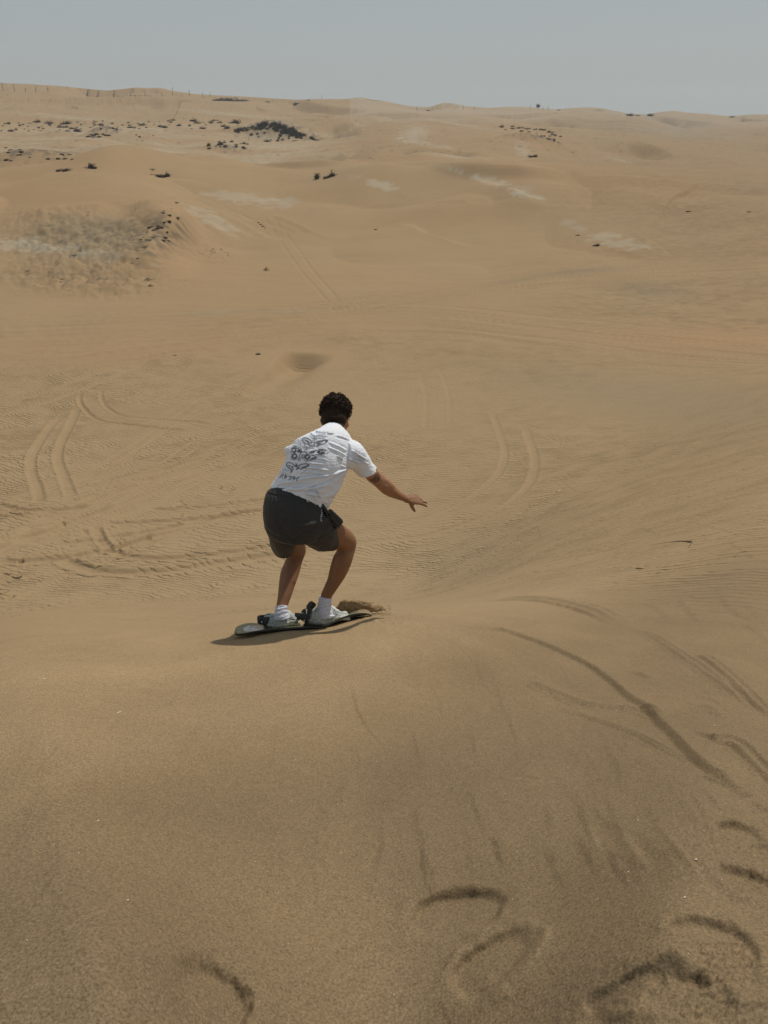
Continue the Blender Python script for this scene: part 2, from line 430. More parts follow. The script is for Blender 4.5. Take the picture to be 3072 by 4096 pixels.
# -- the beaten sand road and its branches
for (cl, hw, am, sd_) in [([(-300,1345),(200,1325),(700,1300),(1200,1275),(1700,1270),(2200,1320),(2700,1375),(3300,1430)], 7.5, .085, 0),
                          ([(700,1290),(1200,1250),(1600,1195),(2000,1140),(2400,1100),(2800,1078),(3300,1060)], 5.0, .085, 1),
                          ([(-300,1480),(300,1440),(800,1370),(1300,1300)], 3.0, .06, 2)]:
    wp = line_px(cl, 50); ln = np.linalg.norm(np.diff(wp, axis=0), axis=1).sum()
    idx, d, s_ = near_line(wp, hw*1.7)
    al = s_*ln
    f = np.exp(-(np.abs(d)/hw)**3)*sstep(0, .04, s_)*sstep(0, .04, 1-s_)
    gr = fbm(al/26+sd_*9, d/.62, 3, 101+sd_)+.5*fbm(al/9, d/.35, 2, 104+sd_)
    Z[idx] += f*am*gr*2.4
    RIPA[idx] *= 1-.85*f
    ROAD[idx] = np.maximum(ROAD[idx], f*(.45+.9*fbm(al/34, d/1.3, 3, 107+sd_)))
# -- tyre tracks in the basin
tracks = [
 (z8([(560,330),(430,450),(330,600),(272,720),(275,850),(322,980),(350,1120)]), .30, .085),
 (z8([(680,260),(620,400),(540,560),(502,680),(514,780),(562,900),(625,1080)]), .30, .085),
 (z8([(690,130),(690,230),(735,300),(800,360),(900,402),(1100,425),(1400,462),(1659,490)]), .20, .12),
 (z8([(872,120),(880,220),(940,290),(1040,345),(1200,370),(1659,405),(1900,430)]), .18, .09),
 (z8([(500,1580),(600,1625),(700,1665),(850,1700),(1100,1712),(1400,1700),(1659,1668),(2100,1600),(2700,1520)]), .30, .17),
 (z8([(820,1300),(865,1400),(950,1515),(1150,1575),(1350,1587),(1659,1572),(2100,1520),(2700,1430)]), .27, .15),
 (z8([(-60,1470),(200,1350),(450,1240),(800,1105),(1250,935),(1659,785),(2300,600)]), .26, .10),
 (z8([(-60,1540),(200,1435),(500,1320),(900,1175),(1300,1030),(1659,895),(2300,690)]), .26, .10),
 (z8([(-60,1400),(300,1270),(700,1100),(1200,900),(1659,730)]), .2, .07),
 (z8([(640,920),(1000,800),(1400,690),(1700,640)]), .2, .08),
 (z8([(720,978),(1100,870),(1659,705),(2300,540)]), .24, .11),
 (z8([(-60,1620),(200,1612),(500,1590),(800,1545),(1200,1440),(1659,1310),(2100,1200)]), .24, .14),
 (z8([(450,1470),(750,1436),(1000,1400),(1400,1335),(1659,1275),(2300,1150)]), .2, .12),
 (z8([(880,1285),(1250,1272),(1659,1248),(2100,1190),(2600,1120)]), .24, .14),
 (z8([(1270,1162),(1659,1150),(2100,1100),(2700,1010)]), .2, .12),
 (z8([(-60,1110),(200,1165),(500,1165),(800,1120)]), .24, .13),
 (z8([(-60,1220),(200,1208),(500,1180)]), .24, .14),
 (z8([(330,775),(600,768),(900,762)]), .1, .06),
 (z8([(150,1060),(300,1075),(560,1010)]), .2, .08),
 (zr([(560,-60),(590,20),(615,120),(570,215),(400,330),(100,420),(-200,520)]), .24, .075),
 (zr([(690,0),(712,60),(735,150),(700,250),(560,350),(300,440),(50,470),(-300,560)]), .26, .085),
 ([(1680,1500),(1705,1600),(1700,1720)], .2, .05), ([(1760,1480),(1795,1580),(1800,1700)], .2, .05),
 ([(1075,850),(1150,950),(1250,1080),(1365,1212)], .30, .13), ([(1050,860),(1112,960),(1210,1090),(1318,1212)], .30, .11),
 ([(2380,870),(2470,900),(2560,935),(2640,985),(2690,1025)], .3, .15), ([(2350,885),(2460,915),(2540,955),(2620,1010)], .3, .10),
 ([(2480,812),(2580,840),(2660,868)], .3, .10),
 ([(0,1480),(250,1440),(520,1400),(800,1370)], .3, .10), ([(0,1620),(200,1560),(420,1480),(640,1420),(900,1385)], .35, .12),
 ([(0,1660),(180,1610),(400,1530),(600,1450)], .3, .08),
]
for px, w_, dp in tracks: rut(px, w_*(1.1 if px[0][1] > 2150 else .85), dp*(.95 if px[0][0] < 1000 and px[0][1] > 1300 else .55), wob=.12, n=44, berm=.6, rip=.9)
for k in range(13):
    u0 = rng.uniform(-100, 500); v0 = rng.uniform(1950, 2330); l = rng.uniform(500, 1100); b = rng.uniform(.25, .55)
    px = [(u0, v0), (u0+l*.5, v0-l*.5*b*.8), (u0+l, v0-l*b)]
    for o in (0, rng.uniform(40, 70)): rut([(a_, c_+o*.6) for a_, c_ in px], .11, rng.uniform(.03, .055), wob=.1, n=26, berm=.7)
# the long dark line crossing the middle dunes
rut([(-40,890),(200,862),(400,842),(600,828),(800,822),(1200,838),(1700,833),(2200,826),(2600,845)], .5, .30, berm=.3, n=40, wob=.3)
# old prints by the left edge and across the basin
for (u, v) in [(15,2340),(40,2392),(25,2440),(50,2468),(20,2300),(60,2312),(90,2262),(716,2004),(736,2023),(722,2062),(560,2095),(590,2150),(80,2240),(340,2122),(250,2092),(930,1958),(880,1952),(300,2000),(10,2372)]:
    press(u, v, rng.uniform(.12, .2), rng.uniform(.16, .3), rng.uniform(0, 3), rng.uniform(.07, .13), rim=.4, edge=.5)
# churned lumps beside the tracks at the left
m = np.exp(-((PU-120)/330)**2-((PV-2110)/130)**2)*(RV < 60)
Z += m*.10*fbm(X/.9, Y/.6, 3, 71)

# -- lee faces of the far dunes
for px, h, wf, L, sd in [
  ([(985,418),(1020,412),(1060,420),(1090,428)],5,26,60,1), ([(1040,458),(1080,448),(1110,446)],4,16,50,1), ([(1300,500),(1400,485),(1470,468),(1500,455)],5,14,50,1), ([(1395,478),(1440,500),(1455,540)],5,16,30,1), ([(1340,612),(1385,625),(1400,648)],2.6,8,14,1),
  ([(1536,600),(1700,596),(1850,606),(1990,622)],2.2,9,30,1), ([(600,375),(700,385),(800,395)],7,30,80,1), ([(180,420),(260,405),(330,410)],6,24,60,1), ([(190,372),(280,352),(330,352)],4,18,60,1),
  ([(2540,470),(2640,468),(2760,480),(2900,510)],10,45,120,1), ([(2000,500),(2150,485),(2250,470)],6,26,80,1), ([(2560,560),(2660,600),(2720,640)],3,16,40,1), ([(2850,485),(2960,468),(3010,470)],7,34,80,1),
  ([(1860,455),(2000,470),(2100,480)],4,20,60,-1), ([(500,455),(640,470),(800,478)],3,16,50,-1), ([(1150,385),(1300,420),(1500,440)],4,24,60,1), ([(1380,398),(1420,388),(1470,392)],7,22,50,1), ([(2290,438),(2350,431),(2440,440),(2520,458)],5,30,60,1), ([(2640,450),(2690,441),(2750,450)],5,26,60,1), ([(1730,425),(1777,411),(1850,424)],6,26,60,1)]:
    scarp(px, h*1.7, h*3.1, L, side=sd, taper=.35, n=20, wob=.2, hollow=True)
for px, h, wf, L, sd in [([(1000,640),(1150,668),(1300,660),(1450,645)],.9,4,14,1), ([(1650,640),(1900,690),(2100,700),(2400,690)],1.2,8,24,1), ([(1850,720),(2050,800),(2200,850)],1.0,9,20,-1), ([(100,700),(300,735),(600,745),(900,740)],1.4,10,26,-1), ([(2300,700),(2600,740),(3000,750)],1.0,9,24,-1), ([(1900,1000),(1700,960),(1560,900)],.8,8,20,1)]:
    scarp(px, h*1.5, h*3.2, L, side=sd, taper=.4, n=20, wob=.2)
# -- rough, wind-cut ground: the scrubby hummock at the left and the crusts
def blob(u, v, su, sv, rot=0, k=1.0):
    c, s = cos(radians(rot)), sin(radians(rot))
    a = ((PU-u)*c+(PV-v)*s)/su; b = (-(PU-u)*s+(PV-v)*c)/sv
    return np.exp(-(a*a+b*b)*k)
vis = (RV > 20)
n1 = fbm(X/9, Y/9, 4, 3); n2 = fbm(X/2.2, Y/1.1, 3, 4); n3 = fbm(X/30, Y/45, 4, 6)
rough = np.clip(1.7*blob(330,960,330,110)+1.1*blob(330,1120,400,75,4)+.5*blob(850,1010,150,50,10)-.25+.5*n1, 0, 1)*vis*(RV < 220)*(RV > 60)*sstep(1215, 1180, PV)*sstep(820, 860, PV)
Z += rough*(.95*np.abs(n2)+.6*fbm(X/3.5, Y/5, 3, 9)+.25*fbm(X/.8, Y/.8, 2, 19))
crust = np.clip(blob(1000,900,260,80,15)+.7*blob(150,1480,300,90)-.3+.5*n1, 0, 1)*vis*(RV < 220)
lines = fbm((X*.78+Y*.62)/5.0, (-X*.62+Y*.78)/1.3, 3, 12)
Z += crust*.42*np.abs(lines)*sstep(40, 80, RV)
crustB = np.clip(blob(300,1480,520,70)+.8*blob(700,1600,350,60)+.6*blob(950,1650,120,30)-.35+.6*n1, 0, 1)*vis*(RV < 130)
Z += crustB*(.20*np.abs(fbm(X/1.1, Y/.8, 3, 13)))
plain = sstep(250, 300, RV)*(1-sstep(480, 560, RV))*sstep(1480, 1250, PU+60*pn(Y/40, X/40, 17))
# long low wind streaks over the middle dunes
Z += sstep(60, 95, RV)*(1-sstep(240, 330, RV))*(.10*fbm(X/22, Y/4.5, 3, 18)+.05*fbm(X/7, Y/1.8, 2, 20))
Z += plain*.5*np.abs(fbm(X/14, Y/4, 3, 14))
scarp([(470,846),(600,846),(700,862),(742,905),(700,935),(655,960)], 1.5, 2.6, 7, side=-1, taper=.25, wob=.5)
scarp([(655,950),(620,985),(600,1040),(560,1075)], .9, 2.0, 6, side=-1, taper=.3, wob=.5)
scarp([(60,900),(200,865),(340,848),(480,846)], .7, 3.0, 8, side=-1, taper=.3, wob=.5)
# faint crossing gullies on the face right of the hummock
for k in range(13):
    u0 = 1000+k*34+rng.uniform(-8, 8)
    scarp([(u0-330, 850+rng.uniform(-14, 8)), (u0-200, 905+rng.uniform(-6, 6)), (u0-60, 975+rng.uniform(-6, 6))], rng.uniform(.12, .25), .8, 1.5, side=-1 if k % 2 else 1, taper=.3)

# ------------------------------------------------------------------ near field: the board's trail and footprints
near_w = sstep(30, 8, RV)
Z += sstep(9, 3.5, RV)*.006*fbm(X/.22, Y/.35, 3, 21)
# long soft downslope creases
for k in range(64):
    u0 = rng.uniform(120, 2900); v0 = rng.uniform(2560, 3350)+max(0, 1100-u0)*.35; l = rng.uniform(170, 470)
    an = radians(float(np.interp(u0, [100, 900, 1500, 2100, 2900], [-52, -24, 2, 20, 36])))+rng.gauss(0, .07); bd = rng.gauss(0, .16)
    px = [(u0, v0)]
    for q in range(3):
        px.append((px[-1][0]+sin(an+bd*q)*l/3, px[-1][1]+cos(an+bd*q)*l/3))
    if px[-1][0] < 3040 and px[-1][1] < 4050: scarp(px, rng.uniform(.0022, .0062)*(1 if u0 > 1300 else .75), rng.uniform(.010, .022), rng.uniform(.03, .08), side=1, taper=.45, n=14, wob=.5)
for px in ([(2008,2796),(2064,2935),(2078,3056)], [(1888,2907),(1920,3046)], [(2268,3102),(2323,3204),(2360,3333),(2434,3482)], [(2416,3093),(2462,3269),(2518,3389),(2610,3509)], [(2601,3148),(2629,3296),(2712,3407),(2777,3500),(2851,3611)], [(2184,3195),(2217,3333)], [(1700,2700),(1760,2800),(1775,2900)]):
    scarp(px, .0044, .015, .05, side=1, taper=.45, n=16, wob=.5)
scarp([(2350,3270),(2370,3360),(2430,3470)], .005, .012, .05, side=-1, taper=.45, n=14)
scarp([(2470,3330),(2540,3430),(2620,3520)], .007, .014, .05, side=-1, taper=.45, n=14)
scarp([(2600,3270),(2680,3380),(2780,3490),(2850,3600)], .008, .014, .05, side=-1, taper=.45, n=14)
# trail of the board
def trail(px, h, wf, L, w_, dp, side=1, taper=.12):
    scarp(px, h*1.7, wf, L*1.4, side=side, taper=taper, n=34, wob=.10)
    if dp: rut(px, w_, dp*1.3, berm=.4, n=34, wob=.12, taper=taper)
T1 = [(1850,2512),(1980,2520),(2080,2545),(2200,2590),(2330,2650),(2450,2730),(2520,2790),(2620,2872),(2700,2950),(2800,3055),(2900,3130),(3000,3195)]
trail(T1, .015, .024, .09, .020, 0, side=1)
trail([(2075,2718),(2200,2775),(2330,2825),(2450,2842),(2560,2850),(2640,2885)], .015, .026, .05, .018, .012, side=1)
trail([(2110,2800),(2300,2858),(2500,2925),(2650,3000),(2800,3080)], .007, .012, .04, .012, .005, side=1, taper=.35)
trail([(1620,2520),(1760,2512),(1850,2514)], .006, .02, .05, .012, .004, side=1, taper=.4)
trail([(1900,2405),(2060,2400),(2180,2405),(2280,2425),(2400,2462),(2520,2510)], .040, .09, .16, .05, .012, side=1, taper=.25)
trail([(2480,2500),(2620,2560),(2740,2640),(2880,2740),(3000,2830)], .014, .03, .08, .022, .010, side=1, taper=.25)
trail([(2780,2620),(2880,2700),(2980,2790),(3090,2880)], .022, .03, .07, .026, .014, side=1)
trail([(2520,2690),(2560,2705),(2600,2728)], .010, .014, .03, .01, .006, side=1, taper=.4)
trail([(2860,2985),(2930,2985),(2990,3040),(3060,3110),(3110,3160)], .020, .028, .05, .030, .016, side=1)
trail([(2800,3105),(2900,3150),(2985,3200)], .010, .014, .03, .012, .006, side=1)
trail([(2990,2500),(3040,2545),(3110,2600)], .008, .02, .04, .02, .006, side=1)
trail([(1560,2420),(1620,2400),(1700,2390)], .010, .02, .05, .01, .003, side=1, taper=.4)
for q in ([(2785,2772),(2830,2775),(2900,2800)], [(2770,2792),(2830,2802),(2905,2835)], [(2765,2822),(2830,2838),(2920,2880)], [(2790,2848),(2850,2862),(2940,2905)]):
    trail(q, .007, .010, .014, .009, .007, side=1, taper=.4)
# small ledges on the upper right
for q in ([(2880,2130),(2970,2200),(3072,2262)], [(2740,2080),(2900,2120),(3072,2190)], [(2560,2400),(2640,2440),(2700,2500)], [(2700,2360),(2760,2440),(2830,2520)], [(2860,2340),(2920,2420),(3000,2500)], [(2980,2400),(3030,2460),(3100,2520)]):
    scarp(q, .010, .05, .12, side=1, taper=.4, n=14)

def churn(u, v, rad, amp, sc, seed):
    c = at(u, v); d = np.hypot(X-c[0], Y-c[1])
    idx = np.nonzero(d < rad*1.6)[0]
    Z[idx] += amp*(1-sstep(.5, 1.6, d[idx]/rad))*np.abs(fbm(X[idx]/sc, Y[idx]/sc, 3, seed))
# loose sand that slid down from the brow: fans of faint streaks, their shade also tinted in
_c = at(1750, 2425); _a = np.arctan2(X-_c[0], _c[1]-Y+.6); _d = np.hypot(X-_c[0], _c[1]-Y+.6)
FAN = fbm(_a*9+.5*pn(X*1.3, Y*1.3, 89), _d*1.3, 4, 87)*sstep(1.1, 2.0, _d)*sstep(6, 3.5, RV)
Z += .006*FAN*sstep(.5, .9, RV); Z += .006*np.abs(fbm(_a*24+.6*pn(X*1.5, Y*1.5, 90), _d*1.6, 3, 88))*sstep(1.5, 2.4, _d)*sstep(6, 3.5, RV)
# shoe print lower left: a scooped heel
press(830, 3975, .080, .090, radians(-35), .027, rim=.15, edge=.42, tilt=.6)
# middle print, two overlapping soles
press(1820, 3650, .120, .078, radians(-8), .018, rim=.38, edge=.27, tilt=.5)
press(1960, 3850, .105, .060, radians(36), .017, rim=.38, edge=.27, tilt=.5)
for k in range(4):
    scarp([(1880+k*28, 3930+k*34), (1930+k*28, 3905+k*30), (1985+k*28, 3880+k*28)], .005, .009, .012, side=1, taper=.4, n=8)
# right prints with tread pattern
press(2570, 3975, .110, .062, radians(2), .014, rim=.35, edge=.30, tilt=.5)
press(2880, 3800, .082, .085, radians(-22), .016, rim=.35, edge=.27, tilt=.5)
press(2770, 3975, .075, .060, radians(-30), .014, rim=.2, edge=.35, tilt=.6)
for k in range(7):
    o = k*44
    scarp([(2405+o, 4010), (2440+o, 4040+k*4), (2470+o, 4110)], .006, .010, .014, side=-1, taper=.4, n=8)
for k in range(4):
    o = k*26
    scarp([(2400, 3985+o), (2500, 3990+o), (2580, 4030+o)], .005, .009, .012, side=1, taper=.4, n=8)
def tread(cu, cv, du, dv, nx, ny, h):
    for i in range(nx):
        for j in range(ny):
            u = cu+(i-(nx-1)/2)*du+(j % 2)*du*.5; v = cv+(j-(ny-1)/2)*dv
            hexa = [(u+du*.42*cos(a), v+dv*.42*sin(a)) for a in np.linspace(.3, 2*pi+.3, 7)]
            rut(hexa, .0032, h, berm=.2, n=12, taper=.02, rip=0)
tread(2890, 3840, 62, 58, 3, 3, .007); tread(2800, 4010, 60, 56, 4, 2, .006); tread(3010, 3530, 60, 34, 3, 2, .004)
press(2960, 3330, .060, .046, radians(15), .015, rim=.35, edge=.28, tilt=.5)
press(3030, 3545, .085, .060, radians(-8), .015, rim=.35, edge=.28, tilt=.5)
press(3060, 3400, .05, .03, radians(0), .012, rim=.25, edge=.5)
scarp([(2900,3610),(2990,3595),(3090,3612)], .010, .014, .03, side=1, taper=.3, n=10)
scarp([(3000,3200),(3060,3240),(3110,3260)], .010, .014, .03, side=1, taper=.3, n=10)
churn(3000, 3430, .16, .010, .03, 81); churn(2850, 3990, .15, .006, .02, 82); churn(2500, 4060, .12, .008, .025, 83)
# sand pushed up and broken around the nose of the board
churn(1640, 2440, .30, .035, .10, 84); churn(1560, 2475, .16, .03, .06, 85)

# ------------------------------------------------------------------ sand colour with some shade painted in, ripple field
PU, PV, PT = project(X, Y, Z)
def paint(c, m): 
    m = np.clip(m, 0, 1)[:, None]; TINT[:] = TINT*(1-m)+np.array(c)*m
base = np.array((.299, .205, .111))
TINT[:] = base
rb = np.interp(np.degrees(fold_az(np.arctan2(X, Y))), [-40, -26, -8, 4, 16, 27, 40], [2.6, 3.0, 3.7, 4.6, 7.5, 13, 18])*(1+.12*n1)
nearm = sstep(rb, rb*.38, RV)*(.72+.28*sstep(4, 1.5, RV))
paint((.174, .121, .067), nearm*.9)  # coarse near sand, with the near slope's shading painted in as well
paint((.245, .155, .082), np.clip(ROAD, 0, 1)*.42)                               # browner sand along the beaten road
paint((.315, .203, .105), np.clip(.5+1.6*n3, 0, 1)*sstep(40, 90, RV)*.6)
paint((.335, .205, .104), (blob(150,780,500,110)+blob(700,1000,260,110)*.6+blob(2850,1350,520,70)+blob(400,1400,700,60)*.5)*.55)
paint((.315, .24, .145), blob(1536,2250,900,230)*.25)
paint((.25, .185, .108), blob(2560,1580,720,120,6)*.55)            # grey sheet on the right slope
paint((.235, .175, .103), blob(2600,1155,150,38,4)*.75*np.clip(.8+n2, 0, 1)+blob(2330,1085,170,11,-4)*.9+blob(2060,1125,150,9,-9)*.6)
paint((.26, .215, .14), blob(870,1250,120,10,-3)*.5+blob(1150,1245,100,7,-2)*.5)
nb = .6*fbm((X+.5*Y)/9, (Y-.5*X)/3, 4, 23)+.6*fbm(X/2.4, Y/1.0, 3, 24)
def streak(u, v, su, sv, rot=0, a=1.0):
    b_ = blob(u, v, su*1.15, sv*1.15, rot); return sstep(.30, .75, b_*1.1-.12+nb*1.5)*a*np.clip(b_*2.2, 0, 1)*.48
pale = (.40, .35, .26)
paint(pale, streak(1655,535,55,34,-10)+streak(1790,622,190,7,5,.6)+streak(1700,575,120,10,8,.6)+streak(1850,500,150,6,9,.5))
paint(pale, streak(1845,690,70,8,18)+streak(1950,720,90,16,14)+streak(2090,775,80,13,12)+streak(1520,738,90,15,14)+streak(2460,968,130,26,10)*.8+streak(2300,905,60,16,20)*.6)
paint(pale, streak(950,790,120,26,6,.8)+streak(850,880,110,26,25,.8)+streak(120,980,190,28,3)+streak(330,1010,200,26,8)+streak(2480,640,60,6,14,.6)+streak(2090,600,40,26,50,.7))
paint((.36, .33, .26), streak(1130,810,70,24,0,.7)+streak(2080,760,60,20,10,.4))
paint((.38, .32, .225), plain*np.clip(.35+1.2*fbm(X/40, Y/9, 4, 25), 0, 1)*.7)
paint((.41, .35, .26), (streak(300,470,280,9,4)+streak(900,455,300,8,5)+streak(1200,530,200,8,6))*.6)
paint((.235, .180, .108), rough*.8*blob(400,930,320,110))
dk = np.clip(rough*1.3*(blob(660,930,110,85,-30)+.6*blob(350,940,300,70)+.45*blob(300,1120,380,60))*(np.clip(n2*3.2+.35, 0, 1)), 0, 1)
paint((.115, .092, .062), dk*.85)  # dark spots: small scrub and the shade around it, painted in
paint((.13, .10, .066), np.clip(1.3*blob(672,905,78,42,18)+blob(610,985,60,60,-40), 0, 1)*.8*np.clip(n2*4+.55, 0, 1)*sstep(60, 90, RV)*(RV < 200))
hum = np.zeros(len(X))
for i_, s_ in ((0, 1.0), (1, .7), (2, .9), (3, 1.0), (5, .6), (6, .9), (7, 1.0), (8, .8)):
    (hx, hy, a, h, sx, sy) = hump_xy[i_]
    dx = (X-hx)*cos(a)-(Y-hy)*sin(a); dy = (X-hx)*sin(a)+(Y-hy)*cos(a)
    hum = np.maximum(hum, s_*np.exp(-((dx/sx)**2+(dy/sy)**2)*1.3))
nh = fbm(X/2.2, Y/2.6, 3, 27)
paint((.12, .095, .072), np.clip(hum*1.7-.7+nh*3.0, 0, 1)*.8*sstep(230, 260, RV))
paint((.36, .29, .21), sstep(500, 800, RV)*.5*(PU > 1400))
paint((.29, .235, .165), (blob(2650,520,330,28,6)+blob(2700,480,260,14,8))*.5*sstep(300, 350, RV))

TINT *= (1+.20*np.clip(FAN, -.6, .6))[:, None]  # shadows of the fine streak relief, painted into the sand tint
# ripple phase: crests lie across the wind, and bend round the bowl
theta = radians(12)+.35*pn(X/34, Y/34, 91)
sx_ = X*.30+Y*.954
phase_base = sx_ + 1.1*pn(X/7, Y/7, 92) + .35*pn(X/2.2, Y/2.2, 93)
lam = .27
on_slope = sstep(6.5, 10, RV)*(1-sstep(70, 95, RV))
right_near = sstep(1700, 2700, PU)*sstep(2650, 2300, PV)*sstep(3, 5, RV)
RIPA *= np.clip(on_slope*(.55+.45*sstep(-.3, .3, pn(X/9, Y/9, 94)))+right_near*.9, 0, 1)
RIPA *= 1-.75*np.clip(blob(2560,1600,760,150), 0, 1)
RIPA *= 1-.8*blob(1500,1620,420,110)
RIPA *= 1-.95*np.clip(1.5*blob(1230,1425,200,45), 0, 1)
rn_ = right_near*sstep(14, 9, RV)
PH = (phase_base*(1-rn_)+(X*.60+Y*.80+.5*pn(X/2.6, Y/2.6, 95))*rn_)*2*pi/lam
HGT = .026*sstep(3, 14, RV)+.007+.012*right_near*sstep(13, 9, RV)+.008*sstep(26, 45, RV)
rip = np.stack([PH, np.clip(RIPA, 0, 1), HGT], 1).astype(np.float32)

def grid_mesh(name, X, Y, Z, nr, na, closed):
    me = bpy.data.meshes.new(name)
    co = np.stack([X, Y, Z], 1).astype(np.float32)
    i = np.arange(nr-1)[:, None]*na; j = np.arange(na-1)[None, :]
    a = (i+j).ravel(); q = np.stack([a, a+1, a+1+na, a+na], 1)
    if closed:
        i = np.arange(nr-1)*na
        q = np.vstack([q, np.stack([i+na-1, i, i+na, i+2*na-1], 1)])
    me.vertices.add(len(co)); me.vertices.foreach_set('co', co.ravel())
    me.loops.add(q.size); me.loops.foreach_set('vertex_index', q.ravel().astype(np.int32))
    me.polygons.add(len(q)); me.polygons.foreach_set('loop_start', (np.arange(len(q))*4).astype(np.int32))
    me.polygons.foreach_set('use_smooth', np.ones(len(q), bool))
    me.update(calc_edges=True)
    return me
me = grid_mesh('ground', X, Y, Z, NR, NA, True)
# facing: make the surface look up
nz = me.polygons[0].normal.z
if nz < 0: me.flip_normals()
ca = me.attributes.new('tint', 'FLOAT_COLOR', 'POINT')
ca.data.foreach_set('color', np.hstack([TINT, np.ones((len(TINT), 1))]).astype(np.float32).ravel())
va = me.attributes.new('rip', 'FLOAT_VECTOR', 'POINT'); va.data.foreach_set('vector', rip.ravel())
M_SAND = sand_material(); me.materials.append(M_SAND)
g = bpy.data.objects.new('ground', me); COL.objects.link(g); tag(g, kind='structure')
ZG = Z.reshape(NR, NA)
def surf_z(x, y):
    """height of the finished ground at (x, y)"""
    r = math.hypot(x, y); a = math.atan2(x, y)
    i = int(np.clip(np.searchsorted(RR, r)-1, 0, NR-2)); j = int(np.clip(np.searchsorted(AZ, a)-1, 0, NA-2))
    s = (r-RR[i])/(RR[i+1]-RR[i]); t = (a-AZ[j])/(AZ[j+1]-AZ[j])
    return ZG[i, j]*(1-s)*(1-t)+ZG[i+1, j]*s*(1-t)+ZG[i, j+1]*(1-s)*t+ZG[i+1, j+1]*s*t

# ================================================================== helpers for built objects
def link_mesh(name, me, mat=None, parent=None, smooth=True):
    o = bpy.data.objects.new(name, me); COL.objects.link(o)
    if mat and len(me.materials) == 0: me.materials.append(mat)
    if smooth: me.polygons.foreach_set('use_smooth', np.ones(len(me.polygons), bool))
    if parent is not None: o.parent = parent
    return o
class MB:
    def __init__(s): s.v = []; s.f = []
    def add(s, vs, fs):
        n = len(s.v); s.v += [tuple(float(c) for c in p) for p in vs]; s.f += [tuple(i+n for i in f) for f in fs]
    def loft(s, rings, cap=True):
        n = len(rings[0]); vs = [p for r in rings for p in r]; fs = []
        for k in range(len(rings)-1):
            for i in range(n):
                j = (i+1) % n
                fs.append((k*n+i, k*n+j, (k+1)*n+j, (k+1)*n+i))
        if cap:
            fs.append(tuple(range(n))[::-1]); fs.append(tuple((len(rings)-1)*n+i for i in range(n)))
        s.add(vs, fs)
    def mesh(s, name):
        me = bpy.data.meshes.new(name); me.from_pydata(s.v, [], s.f); me.update()
        import bmesh
        bm = bmesh.new(); bm.from_mesh(me); bmesh.ops.recalc_face_normals(bm, faces=bm.faces[:]); bm.to_mesh(me); bm.free()
        return me
def catm(pts, n):
    return cr(pts, n)
def ring_stations(st, n=28, dense=4):
    """st: rows (uL, vL, tL, uR, vR, tR, b); returns rings, smoothly interpolated"""
    arr = []
    for s_ in st:
        uL, vL, tL, uR, vR, tR, b = s_
        L_ = P(uL, vL, tL); R_ = P(uR, vR, tR)
        if b is None: b = np.linalg.norm(R_-L_)/2
        arr.append(np.concatenate([L_, R_, [b]]))
    arr = np.array(arr)
    if dense > 1: arr = cr(arr, (len(arr)-1)*dense)
    C = (arr[:, :3]+arr[:, 3:6])/2; Wd = (arr[:, 3:6]-arr[:, :3])/2; B = arr[:, 6]
    T = np.gradient(C, axis=0)
    rings = []
    for i in range(len(arr)):
        t = T[i]/(np.linalg.norm(T[i])+1e-9)
        d = np.cross(Wd[i], t); d /= np.linalg.norm(d)+1e-9
        # keep the depth axis pointing away from the camera
        if d @ (C[i]/np.linalg.norm(C[i])) < 0: d = -d
        rings.append([C[i]+Wd[i]*cos(a)+d*B[i]*sin(a) for a in np.linspace(0, 2*pi, n, endpoint=False)])
    return rings
def tube_rings(pts, radii, n=14, dense=3, squash=None, up=None):
    a = np.hstack([np.array(pts, float), np.array(radii, float)[:, None]])
    if dense > 1 and len(a) > 1: a = cr(a, (len(a)-1)*dense)
    C = a[:, :3]; R = np.maximum(a[:, 3], 1e-4); T = np.gradient(C, axis=0)
    rings = []; u = np.array(up if up is not None else (0.1, 0.2, 1.0))
    for i in range(len(a)):
        t = T[i]/(np.linalg.norm(T[i])+1e-9)
        x = np.cross(t, u); x /= np.linalg.norm(x)+1e-9; y = np.cross(x, t)
        k = squash if squash else 1.0
        rings.append([C[i]+x*R[i]*cos(q)+y*R[i]*k*sin(q) for q in np.linspace(0, 2*pi, n, endpoint=False)])
        u = y
    return rings
def ellipsoid(mb, c, ax, n=16, m=10):
    """ax: 3 x 3 rows = half axes"""
    c = np.array(c, float); ax = np.array(ax, float)
    rings = []
    for i in range(1, m):
        th = pi*i/m
        rings.append([c+ax[2]*cos(th)+(ax[0]*cos(q)+ax[1]*sin(q))*sin(th) for q in np.linspace(0, 2*pi, n, endpoint=False)])
    mb.loft(rings)
def remeshed(mb, name, voxel, smooth=4, factor=.5):
    me = mb.mesh(name+'_raw')
    o = bpy.data.objects.new(name+'_raw', me); COL.objects.link(o)
    r = o.modifiers.new('r', 'REMESH'); r.mode = 'VOXEL'; r.voxel_size = voxel; r.adaptivity = 0
    s = o.modifiers.new('s', 'SMOOTH'); s.iterations = smooth; s.factor = factor
    dg = bpy.context.evaluated_depsgraph_get(); dg.update()
    m2 = bpy.data.meshes.new_from_object(o.evaluated_get(dg))
    m2.name = name
    bpy.data.objects.remove(o); bpy.data.meshes.remove(me)
    return m2
def mesh_np(me):
    n = len(me.vertices); co = np.empty(n*3); no = np.empty(n*3)
    me.vertices.foreach_get('co', co); 
    me.vertex_normals.foreach_get('vector', no) if hasattr(me, 'vertex_normals') else me.vertices.foreach_get('normal', no)
    return co.reshape(-1, 3), no.reshape(-1, 3)
def set_co(me, co):
    me.vertices.foreach_set('co', co.astype(np.float32).ravel()); me.update()
